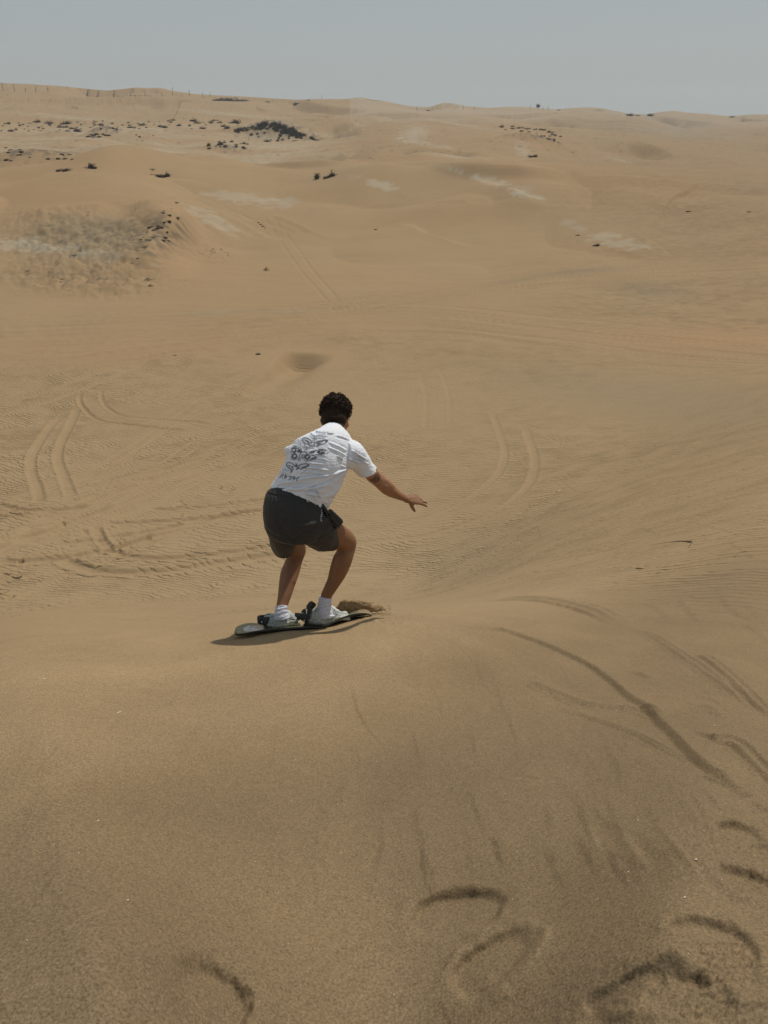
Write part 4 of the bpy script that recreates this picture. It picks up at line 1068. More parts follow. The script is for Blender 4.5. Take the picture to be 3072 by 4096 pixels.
# the thin circle behind them and the small line above
stroke(z2([(905,930),(925,960),(930,980)]),.6,.8); stroke(z2([(640,860),(620,910)]),.55,.7); stroke(z2([(900,1130),(860,1180),(760,1230)]),.55,.7); stroke(z2([(720,1180),(718,1225)]),.55,.7); stroke(z2([(740,1290),(700,1350),(620,1395)]),.55,.7); stroke(z2([(1010,805),(1025,830)]),.55,.7)
for k in range(7): stroke(z2([(850+k*23, 797+(k%2)*3),(862+k*23, 797)]),1.2,.8,False)
stroke(z2([(862,818),(872,812)]),1,.8,False); stroke(z2([(884,818),(898,816)]),1,.8,False)
# katakana: ba ta fu ra i
glyph = {'ba':[[(.35,.3),(.30,.6),(.05,.95)],[(.55,.3),(.75,.6),(.9,.95)],[(.72,.02),(.82,.2)],[(.92,-.05),(1.02,.13)]],
 'ta':[[(.42,0),(.3,.25),(.08,.5)],[(.38,.2),(.88,.2),(.7,.62),(.2,1)],[(.34,.45),(.62,.66)]],
 'fu':[[(.1,.15),(.88,.15),(.75,.6),(.3,1)]],
 'ra':[[(.2,.08),(.8,.08)],[(.08,.4),(.88,.4),(.7,.75),(.3,1)]],
 'i':[[(.88,0),(.5,.32),(.08,.52)],[(.52,.3),(.5,1.02)]]}
for g_, (gx, gy) in zip(('ba','ta','fu','ra','i'), [(282,1395),(352,1405),(422,1420),(486,1430),(552,1440)]):
    for st_ in glyph[g_]:
        stroke(z2([(gx+x*56+(1-y)*8-y*4, gy+y*66+x*6) for x, y in st_]), 1.3, 1.0, False)
ink *= back
cloth = np.tile(np.array((.74, .74, .77)), (len(co), 1))
seam = seg_dist(u, v, z2([(1545,850),(1480,910),(1440,1000),(1400,1100),(1385,1200)])); cloth *= (1-.25*(1-sstep(.3, 1.3, seam))*back)[:, None]
inkc = np.array((.105, .11, .12))
cloth = cloth*(1-ink*.93)[:, None]+inkc*(ink*.93)[:, None]
set_col(sme, cloth)
link_mesh('t_shirt', sme, M_CLOTH, person)

# ------------------------------------------------------------------ shorts
so_ = MB()
so_.loft(ring_stations([
 S((432,796),(790,910),4.45,.128), S((420,815),(800,925),4.45,.135), S((398,838),(818,940),4.445,.148), S((380,900),(838,985),4.435,.158), S((373,985),(850,1050),4.43,.160), S((382,1050),(830,1120),4.44,.152), S((405,1110),(770,1170),4.46,.13), S((450,1160),(700,1185),4.47,.09)], n=44))
so_.loft(ring_stations([
 S((378,1000),(640,1010),4.46,.12), S((398,1080),(650,1080),4.52,.122), S((414,1140),(645,1130),4.59,.118), S((420,1190),(630,1150),4.65,.112), S((430,1232),(614,1176),4.70,.106)], n=36))
so_.loft(ring_stations([
 S((760,900),(520,1100),4.42,.12), S((830,945),(600,1160),4.45,.122), S((870,990),(665,1195),4.50,.118), S((893,1040),(700,1218),4.55,.112), S((908,1085),(738,1229),4.59,.104), S((914,1140),(812,1219),4.63,.096)], n=36))
ome = remeshed(so_, 'shorts', .0042, smooth=7)
co, no = mesh_np(ome); u, v, t = project(co[:, 0], co[:, 1], co[:, 2])
vd = -co/np.linalg.norm(co, axis=1)[:, None]; fc = np.clip((no*vd).sum(1)*2.2, 0, 1)
h = np.zeros(len(co))
# elastic waistband gathers
band = [Zp(405,838), Zp(520,862), Zp(650,875), Zp(760,920), Zp(830,985)]
db = seg_dist(u, v, band)
h -= .005*np.exp(-(db/3.0)**2)*fc
below = sstep(0, 6, v-np.interp(u, [p[0] for p in band], [p[1] for p in band]))*np.exp(-np.clip(v-np.interp(u, [p[0] for p in band], [p[1] for p in band]), 0, 99)/22)
h += .0048*below*np.sin(u/2.3+1.2*pn(u/9, v/40, 3)+.10*(v-1990)*(u-1165)/120)*fc
h += .0006*np.sin(u/2.0)*(1-sstep(-2, 2, v-np.interp(u, [p[0] for p in band], [p[1] for p in band])))*fc
cl = [Zp(470,900), Zp(480,1000), Zp(500,1090), Zp(560,1160), Zp(610,1185)]
h -= .012*np.exp(-(seg_dist(u, v, [tuple(p) for p in cr(cl, 16)])/9)**2)*sstep(1990, 2100, v)*fc
for px, w_, a_ in [([Zp(560,1170),Zp(640,1120),Zp(720,1060)],7,.004), ([Zp(640,1080),Zp(740,1060),Zp(840,1030)],6,.006), ([Zp(660,1110),Zp(780,1090),Zp(860,1060)],6,-.005), ([Zp(540,1130),Zp(660,1190),Zp(760,1225)],7,.004), ([Zp(420,1120),Zp(470,1150),Zp(560,1170)],6,-.005), ([Zp(400,1060),Zp(440,1110),Zp(500,1140)],6,.005), ([Zp(700,1200),Zp(800,1170),Zp(900,1110)],5,.003)]:
    h += a_*np.exp(-(seg_dist(u, v, px)/w_)**2)*fc
h += .0035*fbm(u/26, v/30, 3, 44)
co += no*h[:, None]; set_co(ome, co)
sc_ = np.tile(np.array((.034, .031, .028)), (len(co), 1))
inkw = np.zeros(len(co))
for (x, y) in [(799,925),(804,938),(809,957),(808,974),(806,990),(803,1006),(799,1022),(797,1037)]:
    cx, cy = Zp(x, y); m = (np.abs(u-cx) < 1.9) & (np.abs(v-cy) < 2.1) & (fc > 0); inkw[m] = 1
sc_ = sc_*(1-inkw)[:, None]+np.array((.55, .55, .55))*inkw[:, None]
set_col(ome, sc_)
link_mesh('shorts', ome, M_SHORTS, person)

# ------------------------------------------------------------------ socks and shoes
def sock(st):
    m = MB(); m.loft(ring_stations(st, n=26)); me_ = remeshed(m, 'sock', .003, smooth=3)
    co, no = mesh_np(me_); u, v, t = project(co[:, 0], co[:, 1], co[:, 2])
    co += no*(.0022*np.sin((v+.25*u)/2.6+2*pn(u/12, v/20, 5))*np.clip(pn(u/18, v/18, 6)+.6, 0, 1))[:, None]; set_co(me_, co)
    set_col(me_, np.tile(np.array((.60, .60, .66)), (len(co), 1))); return link_mesh('sock', me_, M_SOCK, person)
sock([S((790,1588),(880,1606),4.828,.040), S((783,1615),(880,1632),4.833,.041), S((773,1660),(876,1680),4.843,.042), S((762,1700),(880,1715),4.85,.046), S((745,1740),(900,1740),4.86,.048)])
sock([S((463,1668),(555,1660),4.742,.040), S((459,1700),(553,1692),4.738,.041), S((450,1730),(556,1722),4.738,.043), S((440,1765),(575,1745),4.742,.047)])
def shoe(top, bot, t0, t1, bs, zo, k, marks, sole_line, name='shoe'):
    c = lambda p: (zo[0]+p[0]*k, zo[1]+p[1]*k)
    n = len(top); st = []
    for i in range(n):
        t = t0+(t1-t0)*i/(n-1); (a, b_), (c_, d_) = c(top[i]), c(bot[i]); st.append((a, b_, t, c_, d_, t, bs[i]))
    m = MB(); m.loft(ring_stations(st, n=30, dense=3)); me_ = remeshed(m, name, .0028, smooth=3)
    co, no = mesh_np(me_); u, v, t = project(co[:, 0], co[:, 1], co[:, 2])
    sl_ = [c(p) for p in sole_line]
    ys = np.interp(u, [p[0] for p in sl_], [p[1] for p in sl_])
    sole = sstep(-.6, .6, v-ys)
    h = .0045*sole + .0022*np.sin(u/2.4)*sole*.6
    col = np.tile(np.array((.40, .41, .37)), (len(co), 1))
    col = col*(1-sole)[:, None]+np.array((.47, .46, .38))*sole[:, None]
    for px, w_, kind in marks:
        d = seg_dist(u, v, [c(p) for p in px]); f = 1-sstep(w_*.7, w_*1.3, d)
        if kind == 'panel': h += .0022*f; col = col*(1-.5*f)[:, None]+np.array((.62, .63, .61))*(.5*f)[:, None]
        elif kind == 'dark': h -= .0025*f; col *= (1-.55*f)[:, None]
        elif kind == 'lace': h += .004*f; col = col*(1-f)[:, None]+np.array((.66, .67, .66))*f[:, None]
        elif kind == 'letter': h += .002*f; col = col*(1-f)[:, None]+np.array((.20, .22, .23))*f[:, None]
    co += no*h[:, None]; set_co(me_, co); set_col(me_, col)
    return link_mesh(name, me_, M_SHOE, person)
shoe([(112,600),(150,470),(175,428),(270,450),(380,505),(470,470),(560,392),(640,440),(740,505),(860,560),(940,588),(975,610)],
     [(62,700),(58,790),(75,830),(180,850),(300,856),(400,850),(490,825),(580,785),(680,735),(790,685),(880,645),(930,625)],
     4.80, 4.98, [.024,.036,.042,.044,.046,.047,.048,.050,.051,.050,.044,.030], (1220,2350), .1808,
     [([(620,600),(640,480),(700,600),(735,500)],1.4,'letter'), ([(470,670),(560,672),(650,668)],1.3,'panel'), ([(480,715),(580,710),(620,700)],1.2,'dark'), ([(210,500),(290,550),(400,580),(480,530),(560,470)],1.6,'dark'),
      ([(560,420),(660,520),(760,560),(940,580)],1.4,'dark'), ([(590,410),(690,470)],1.0,'lace'), ([(640,450),(720,520)],1.0,'lace'), ([(700,490),(790,550)],1.0,'lace'), ([(540,560),(600,640),(660,640)],1.3,'panel'),
      ([(150,500),(140,620),(120,700)],1.4,'dark'), ([(400,680),(450,600),(540,540)],1.4,'panel')],
     [(40,720),(110,700),(170,730),(235,765),(320,715),(400,760),(480,780),(640,690),(700,650),(800,640),(980,600)])
shoe([(190,560),(215,440),(240,400),(320,425),(420,470),(520,440),(600,345),(650,345),(720,400),(780,480),(815,560),(822,610)],
     [(128,660),(135,690),(180,712),(250,725),(330,728),(410,720),(490,705),(560,692),(640,672),(710,652),(770,640),(800,632)],
     4.70, 4.90, [.024,.036,.042,.045,.047,.048,.048,.050,.050,.048,.042,.03], (1040,2380), .1808,
     [([(600,500),(640,460)],1.2,'letter'), ([(620,520),(660,480)],1.0,'letter'), ([(590,400),(660,420)],1.0,'lace'), ([(610,430),(690,450)],1.0,'lace'), ([(640,470),(730,480)],1.0,'lace'), ([(660,510),(760,520)],1.0,'lace'),
      ([(250,470),(350,520),(450,510),(560,430)],1.5,'dark'), ([(230,520),(290,600),(430,600),(560,520)],1.2,'panel'), ([(640,340),(720,370),(760,430)],1.6,'panel')],
     [(120,640),(200,660),(300,650),(360,685),(440,610),(520,640),(600,600),(700,560),(830,590)])

# ------------------------------------------------------------------ belt pouch with strap
pouch = bpy.data.objects.new('belt_pouch', None); COL.objects.link(pouch); pouch.location = (0, 0, 0)
tag(pouch, 'black rectangular pouch hanging at the rider\'s right hip over the shorts', 'pouch')
def slab(poly, t, depth, dt=0.0, bev=.15):
    """a thick plate whose face is the traced outline (picture points), with rounded rim"""
    cu_ = sum(p[0] for p in poly)/len(poly); cv_ = sum(p[1] for p in poly)/len(poly)
    m = MB(); rings = []
    for s_, e_ in ((0, 1-bev), (.25, 1.0), (.75, 1.0), (1, 1-bev)):
        rings.append([P(cu_+(p[0]-cu_)*e_, cv_+(p[1]-cv_)*e_, t+depth*s_+(dt*(p[0]-cu_)/60)) for p in poly])
    m.loft(rings); return m
m_ = slab([Zp(838,985),Zp(860,950),Zp(880,955),Zp(958,1030),Zp(965,1048),Zp(930,1092),Zp(915,1098),Zp(900,1082),Zp(845,1045),Zp(832,1010)], 4.44, .045, dt=.03)
link_mesh('pouch_body', m_.mesh('pouch_body'), M_BLACK, pouch, smooth=False)
m_ = slab([Zp(850,990),Zp(875,978),Zp(950,1040),Zp(958,1058),Zp(925,1078),Zp(880,1040)], 4.428, .012, dt=.03)
link_mesh('flap', m_.mesh('flap'), M_STRAP, pouch, smooth=False)
m_ = MB(); m_.loft(tube_rings([P(*Zp(770,895), 4.37), P(*Zp(800,905), 4.37), P(*Zp(830,945), 4.38), P(*Zp(862,985), 4.42)], [.010,.013,.014,.012], n=12, squash=.45))
m_.loft(tube_rings([P(*Zp(790,920), 4.36), P(*Zp(835,975), 4.385), P(*Zp(845,1020), 4.41)], [.006,.012,.012], n=12, squash=.45))
link_mesh('strap', m_.mesh('strap'), M_BLACK, pouch)

# ================================================================== the sandboard
board = bpy.data.objects.new('sandboard', None); COL.objects.link(board); board.location = (0, 0, 0)
tag(board, 'olive green sandboard with pale tail emblem and black bindings under the rider', 'sandboard')
NB = 15
top = MB(); bot = MB(); side = MB()
tp = []; bp_ = []
for row in A_:
    a, b_ = row[:3], row[3:]
    ax_t = b_-a; nrm = np.cross(np.array((1, .3, -.1)), ax_t); nrm /= np.linalg.norm(nrm)
    if nrm[2] < 0: nrm = -nrm
    tp.append([a+(b_-a)*s for s in np.linspace(0, 1, NB)]); bp_.append([a+(b_-a)*s-nrm*TH for s in np.linspace(0, 1, NB)])
def sheet(mb, g_):
    n = len(g_); m = len(g_[0]); mb.add([p for r in g_ for p in r], [(i*m+j, i*m+j+1, (i+1)*m+j+1, (i+1)*m+j) for i in range(n-1) for j in range(m-1)])
dk_me = MB(); sheet(dk_me, tp); dme = dk_me.mesh('deck')
if dme.polygons[200].normal.z < 0: dme.flip_normals()
# painted deck: olive with brush scratches and the pale emblem at the tail
def refine_sheet(g_, k):
    g_ = np.array(g_); a = cr(g_.reshape(len(g_), -1), (len(g_)-1)*k).reshape(-1, g_.shape[1], 3)
    b_ = np.swapaxes(a, 0, 1); b_ = cr(b_.reshape(len(b_), -1), (len(b_)-1)*k).reshape(-1, a.shape[0], 3); return np.swapaxes(b_, 0, 1)
fine = refine_sheet(tp, 6)
bpy.data.meshes.remove(dme)
dk_me = MB(); sheet(dk_me, fine); dme = dk_me.mesh('deck')
if dme.polygons[len(dme.polygons)//2].normal.z < 0: dme.flip_normals()
co, no = mesh_np(dme); u, v, t = project(co[:, 0], co[:, 1], co[:, 2])
dc = np.tile(np.array((.125, .145, .075)), (len(co), 1)); nn = fbm(co[:, 0]*40, co[:, 1]*9, 3, 51)
dc *= (1+.5*nn)[:, None]
sa = sstep(1090, 1130, u)*np.clip(.55+1.0*fbm(co[:, 0]*14, co[:, 1]*14, 3, 53), 0, 1); sa = np.maximum(sa*.6, sstep(1405, 1445, u)*.95)/.6; dc = dc*(1-sa*.6)[:, None]+np.array((.30, .22, .13))*(sa*.6)[:, None]
for px, w_ in [([zb(260,470),zb(330,480),zb(400,470)],.7), ([zb(330,350),zb(400,345),zb(415,358)],.9), ([zb(300,420),zb(360,400),zb(420,410)],.6), ([zb(540,280),zb(560,285)],1.0), ([zb(370,330),zb(460,300),zb(520,285)],.6)]:
    f = 1-sstep(w_*.6, w_*1.3, seg_dist(u, v, px)); dc = dc*(1-f*.8)[:, None]+np.array((.50, .52, .40))*(f*.8)[:, None]
em = in_poly(u, v, [zb(455,410),zb(520,370),zb(620,332),zb(712,336),zb(690,356),zb(640,372),zb(680,362),zb(760,335),zb(850,336),zb(930,355),zb(978,385),zb(978,432),zb(860,458),zb(700,472),zb(560,485),zb(500,478),zb(480,445)])
for hole in ([zb(595,388),zb(650,362),zb(735,345),zb(700,372),zb(650,388)], [zb(735,385),zb(790,364),zb(860,362),zb(880,380),zb(800,390)], [zb(550,448),zb(600,436),zb(690,432),zb(640,450)], [zb(712,336),zb(760,335),zb(700,360),zb(690,356)]):
    em &= ~in_poly(u, v, hole)
dc[em] = np.array((.52, .53, .55))
set_col(dme, dc)
M_DECK = attr_mat('painted_deck', rough=.35, spec=.5, bump=.0006, bscale=120, noise_amt=.15, nscale=30)
link_mesh('deck', dme, M_DECK, board)
bb_ = MB(); n_, m__ = len(tp), NB
sheet(bb_, bp_)
rim = [tp[i][0] for i in range(n_)]+[tp[-1][j] for j in range(1, NB)]+[tp[i][-1] for i in range(n_-2, -1, -1)]+[tp[0][j] for j in range(NB-2, 0, -1)]
rimb = [bp_[i][0] for i in range(n_)]+[bp_[-1][j] for j in range(1, NB)]+[bp_[i][-1] for i in range(n_-2, -1, -1)]+[bp_[0][j] for j in range(NB-2, 0, -1)]
bb_.loft([rim, rimb], cap=False)
link_mesh('base', bb_.mesh('base'), M_BLACKBASE, board, smooth=False)

def binding(label, parts):
    r = bpy.data.objects.new('binding', None); COL.objects.link(r); r.parent = board
    if label: r['label'] = label
    for name, mb, mat in parts:
        link_mesh(name, mb.mesh(name), mat, r, smooth=name not in ('highback', 'baseplate'))
def strip(pts, t, w_, th, n=8):
    """a flat strap: picture points with depths, w_ half width, th half thickness"""
    pp = [P(x, y, tt) for (x, y), tt in zip(pts, t)]
    a = cr(np.array(pp), n*(len(pp)-1)); T = np.gradient(a, axis=0); mb = MB(); rg = []
    for i in range(len(a)):
        tt = T[i]/np.linalg.norm(T[i]); up_ = np.array((.05, -.35, 1.0)); up_ -= tt*(up_@tt); up_ /= np.linalg.norm(up_); sd = np.cross(tt, up_)
        rg.append([a[i]+up_*w_+sd*th, a[i]+up_*w_-sd*th, a[i]-up_*w_-sd*th, a[i]-up_*w_+sd*th])
    mb.loft(rg); return mb
def ball(p, r): 
    m = MB(); ellipsoid(m, P(p[0][0], p[0][1], p[1]), np.eye(3)*r, 10, 6); return m
def zc(x, y): return (1040+x*.1808, 2380+y*.1808)
binding('rear binding by the tail emblem', [
 ('heel_cup', strip([zb(980,260),zb(862,230),zb(846,180),zb(900,150),zb(1000,140),zb(1120,150)], [4.66,4.655,4.67,4.72,4.76,4.80], .021, .004), M_BLACK),
 ('heel_plate', slab([zb(860,160),zb(870,128),zb(960,115),zb(1150,112),zb(1130,200),zb(1105,250),zb(1080,300),zb(1045,385),zb(1000,375),zb(960,310),zb(880,262),zb(846,240)], 4.652, .010, dt=.03), M_BLACK),
 ('highback', slab([zb(985,100),zb(1030,50),zb(1095,28),zb(1150,40),zb(1165,75),zb(1158,108)], 4.72, .012), M_BLACK),
 ('baseplate', slab([zb(990,400),zb(1060,370),zb(1250,400),zb(1420,390),zb(1300,430),zb(1060,440)], 4.66, .10), M_STRAP),
 ('bolt', ball((zb(940,240), 4.648), .006), M_METAL)])
binding('front binding with raised highback behind the front shoe', [
 ('heel_cup', slab([zc(770,392),zc(1020,400),zc(1045,440),zc(1100,520),zc(1070,560),zc(1030,640),zc(980,600),zc(890,545),zc(850,570),zc(820,625),zc(785,635),zc(762,600),zc(800,545),zc(815,505),zc(768,470)], 4.735, .012, dt=.02), M_BLACK),
 ('highback', slab([zc(1018,300),zc(1030,230),zc(1090,150),zc(1150,127),zc(1172,145),zc(1170,230),zc(1120,290),zc(1180,300),zc(1140,350),zc(1110,470),zc(1105,530),zc(1060,530),zc(1035,430),zc(1045,320)], 4.775, .014, dt=.02), M_BLACK),
 ('strap', slab([zc(905,390),zc(935,330),zc(985,297),zc(1018,305),zc(1020,400)], 4.765, .012), M_BLACK),
 ('ankle_pad', slab([zc(1175,150),zc(1230,185),zc(1245,225),zc(1200,290),zc(1140,330),zc(1060,420),zc(1075,340),zc(1150,250)], 4.79, .02), M_STRAP),
 ('baseplate', slab([zc(945,650),zc(1000,610),zc(1120,640),zc(1300,660),zc(1400,650),zc(1300,680),zc(1000,678)], 4.76, .12), M_STRAP),
 ('bolt', ball((zc(797,592), 4.73), .0048), M_METAL), ('bolt', ball((zc(830,562), 4.73), .0048), M_METAL), ('bolt', ball((zc(976,568), 4.73), .0055), M_METAL)])

# ================================================================== the sand thrown up beside the nose
def give_sand(me, tint=(.30, .20, .107)):
    n = len(me.vertices)
    set_col(me, np.tile(np.array(tint), (n, 1)))
    a = me.attributes.new('rip', 'FLOAT_VECTOR', 'POINT'); a.data.foreach_set('vector', np.zeros(n*3, np.float32))
mb = MB()
st_ = []
for (x, y, yb, tt, tb, b) in [(690,440,560,5.12,5.15,.012),(740,365,600,5.10,5.16,.022),(830,300,640,5.09,5.17,.030),(960,264,650,5.09,5.18,.034),(1100,252,650,5.10,5.19,.036),(1250,268,620,5.11,5.20,.036),(1380,312,560,5.13,5.20,.034),(1480,360,520,5.16,5.21,.03),(1600,420,500,5.19,5.22,.022),(1760,470,500,5.21,5.23,.012)]:
    (a1, b1), (a2, b2) = z3(x, y), z3(x+40, yb); st_.append((a1, b1, tt, a2, b2, tb, b))
mb.loft(ring_stations(st_, n=30))
spm = remeshed(mb, 'sand_spray', .006, smooth=10)
co, no = mesh_np(spm); co += no*(.022*fbm(co[:, 0]*15, co[:, 1]*14+co[:, 2]*20, 4, 61))[:, None]; 
gb = MB(); gb.v = [tuple(p) for p in co]; gb.f = [tuple(p.vertices) for p in spm.polygons]
for _ in range(1100):
    x = rng.uniform(900, 1900); y = 430+(x-900)*.14+rng.gauss(0, 70)-max(0, rng.gauss(0, 60)); p = P(*z3(x, y), rng.uniform(5.0, 5.2)); r_ = rng.uniform(.0012, .004)
    if p[2] < surf_z(p[0], p[1])-.004: p[2] = surf_z(p[0], p[1])
    d_ = [np.array((rng.gauss(0, 1), rng.gauss(0, 1), rng.gauss(0, 1))) for _q in range(4)]
    gb.add([p+q/np.linalg.norm(q)*r_ for q in d_], [(0, 1, 2), (0, 2, 3), (0, 3, 1), (1, 3, 2)])
bpy.data.meshes.remove(spm); spm = gb.mesh('sand_spray'); give_sand(spm)
spo = link_mesh('sand_spray', spm, M_SAND); tag(spo, 'curling wave of sand thrown up beside the nose of the sandboard', 'sand spray', kind='stuff')

# ================================================================== scrub, stones and dead wood
M_SCRUB = flat_mat('dark_scrub', (.055, .045, .034), rough=.95, spec=.05, bump=.03, bscale=9, noise_amt=.6, nscale=6)
M_GREENSCRUB = flat_mat('olive_scrub', (.075, .080, .045), rough=.95, spec=.05, bump=.03, bscale=9, noise_amt=.5, nscale=6)
M_CRUST = flat_mat('sand_crust', (.17, .13, .09), rough=.95, spec=.05, bump=.04, bscale=6, noise_amt=.5, nscale=5)
M_WOOD = flat_mat('grey_dead_wood', (.10, .085, .068), rough=.9, spec=.1, bump=.01, bscale=20, noise_amt=.4, nscale=10)
M_TWIG = flat_mat('dark_dry_stalk', (.045, .035, .022), rough=.8, spec=.2, bump=.0006, bscale=150, noise_amt=.4, nscale=60)
M_SHELL = flat_mat('pale_shell', (.75, .68, .55), rough=.6, spec=.3, bump=.0004, bscale=300, noise_amt=.15, nscale=90)
def shrub_mesh(name, seed, flat=.55, leaves=170, core=.72, spread=1.0):
    """unit wide scrub clump: a broken woody core under many small leaf tufts and twigs"""
    r = random.Random(seed); mb = MB()
    n, m = 14, 8; rings = []
    for i in range(m):
        th = (i+.3)/m*pi*.62; z = cos(th)*flat*core; rad = sin(th)*core*.5*1.9*spread
        rg = []
        for j in range(n):
            a = 2*pi*j/n; k = 1+.28*float(pn(np.array(cos(a)*1.7+seed), np.array(sin(a)*1.7+i*.5), seed))+r.uniform(-.12, .12)
            rg.append((rad*k*cos(a)*.5, rad*k*sin(a)*.5, z*k-.06))
        rings.append(rg)
    mb.loft(rings)
    for _ in range(leaves):
        a = r.uniform(0, 2*pi); th = math.acos(r.uniform(.02, 1)); k = r.uniform(.62, 1.08)*(1+.25*sin(3*a+seed))
        c = np.array((.5*k*sin(th)*cos(a)*spread, .5*k*sin(th)*sin(a)*spread, flat*k*cos(th)))
        for _q in range(3):
            d = np.array((r.gauss(0, 1), r.gauss(0, 1), r.gauss(.5, .8))); d /= np.linalg.norm(d)+1e-6
            s_ = np.cross(d, np.array((r.gauss(0,1), r.gauss(0,1), r.gauss(0,1)))); s_ /= np.linalg.norm(s_)+1e-6
            l = r.uniform(.05, .13); w_ = l*.32
            mb.add([c-s_*w_, c+s_*w_, c+d*l], [(0, 1, 2)])
    return mb.mesh(name)
SHR = [shrub_mesh('scrub_%d' % i, 20+i, flat=(.5, .42, .62, .36)[i], leaves=(120, 110, 130, 100)[i]) for i in range(4)]
for m in SHR: m.materials.append(M_SCRUB)
SHG = [shrub_mesh('tuft_%d' % i, 40+i, flat=.55, leaves=90, core=.45) for i in range(2)]
for m in SHG: m.materials.append(M_GREENSCRUB)
def stone_mesh(seed, flat=.5, mat=None):
    r = random.Random(seed); mb = MB(); rings = []; n, m = 16, 9
    for i in range(m):
        th = (i+.4)/m*pi*.7; rg = []
        for j in range(n):
            a = 2*pi*j/n
            k = 1+.30*float(pn(np.array(cos(a)*1.3+seed*3.1), np.array(sin(a)*1.3+i*.42), seed))+.12*float(pn(np.array(cos(a)*4+seed), np.array(sin(a)*4+i*1.3), seed+2))+r.uniform(-.05, .05)
            rg.append((.5*sin(th)*k*cos(a), .5*sin(th)*k*sin(a), flat*cos(th)*k-.05))
        rings.append(rg)
    mb.loft(rings); me_ = mb.mesh('stone'); me_.materials.append(mat or M_CRUST); return me_
STN = [stone_mesh(60+i, (.42, .55, .34)[i], M_SCRUB) for i in range(3)]
STC = [stone_mesh(70+i, (.35, .45)[i], M_CRUST) for i in range(2)]
def place(name, me, u, v, px, label, cat, group=None, sz=.8, sink=.03, zrot=None, ywide=.8, pos=None):
    """stand a unit mesh on the ground at pixel (u, v), px picture pixels wide"""
    p = at(u, v) if pos is None else pos
    z = surf_z(p[0], p[1]); d = math.sqrt(p[0]**2+p[1]**2+z*z)
    w_ = px*d/F
    o = bpy.data.objects.new(name, me); COL.objects.link(o)
    o.location = (p[0], p[1], z-sink*w_); o.scale = (w_, w_*ywide, w_*sz)
    o.rotation_euler = (0, 0, math.atan2(-p[0], p[1])+(rng.uniform(-.4, .4) if zrot is None else zrot))
    return tag(o, label, cat, group)
# the big scrub mound on the plain
G1 = 'dark shrubs on the big scrub mound'
cnt = 0
for k in range(132):
    if k < 72:
        s_ = rng.random(); u = 1032+s_*170+rng.gauss(0, 4); topv = np.interp(u, [1030,1060,1090,1120,1160,1200], [478,464,462,464,472,490]); v = topv+8+rng.random()**1.2*(32-18*abs(s_-.5)*2)+2
        px = rng.uniform(12, 19)
    elif k < 96:
        u = 940+rng.random()*110; v = np.interp(u, [940,1050],[515,485])+rng.uniform(0, 14); px = rng.uniform(8, 14)
    elif k < 114:
        u = 1195+rng.random()*145; v = np.interp(u, [1190,1260,1340],[490,500,525])+rng.uniform(0, 8); px = rng.uniform(7, 13)
    else:
        u = rng.uniform(1000, 1290); v = rng.uniform(512, 545); px = rng.uniform(6, 13)
    zone = ('in the dense dark top, left end' if u < 1070 else 'in the dense dark top, middle' if u < 1150 else 'in the dense dark top, right end') if k < 72 else 'on the long left tail' if k < 96 else 'on the long right tail' if k < 114 else ('scattered at the foot, left half' if u < 1140 else 'scattered at the foot, right half')
    place('shrub', SHR[k % 4], u, v, px*1.25, 'small dark shrub on the big scrub mound, '+zone, 'shrub', G1+' '+zone, sz=rng.uniform(.75, 1.15))
# the row of scrub along the back of the plain
def rowzone(u): return 'left end' if u < 200 else 'left part' if u < 400 else 'middle part' if u < 600 else 'right part' if u < 800 else 'right end nearest the big mound'
for k in range(96):
    u = rng.uniform(2, 965); 
    dens = 486+ (u/965)*-6
    v = dens+rng.random()**1.3*34+ (6 if u < 300 else 0)
    if u > 450 and rng.random() < .35: u = rng.uniform(450, 700)
    big = rng.random() < .2
    place('shrub', SHR[(k+1) % 4], u, v+2, rng.uniform(17, 27) if big else rng.uniform(6, 13), 'dark low shrub in the scattered row across the plain, '+rowzone(u), 'shrub', 'dark shrubs in the long row, '+rowzone(u), sz=rng.uniform(.5, .8))
ordn = ['first of the wide ones from the left', 'second of the wide ones from the left', 'upper left of the cluster below its left part', 'left edge of the cluster below its left part', 'small one left of the cluster below', 'lower middle of the cluster below its left part', 'lowest in the cluster below its left part', 'just left of the row\'s gap', 'upper one right of the gap', 'right of and below the upper one', 'at its right end, upper', 'at its right end, lower', 'second clump before its right end', 'between the last two groups']
for k, (u, v, px) in enumerate([(150,486,28),(198,491,32),(270,492,30),(262,506,26),(240,507,22),(290,514,24),(310,522,30),(690,478,24),(775,482,30),(790,490,26),(945,486,32),(925,488,22),(845,487,22),(880,489,20)]):
    place('shrub', SHR[k % 4], u, v+4, px, 'wide dark shrub in the long row, '+ordn[k], 'shrub', 'wide shrub clumps in the long row', sz=.62)
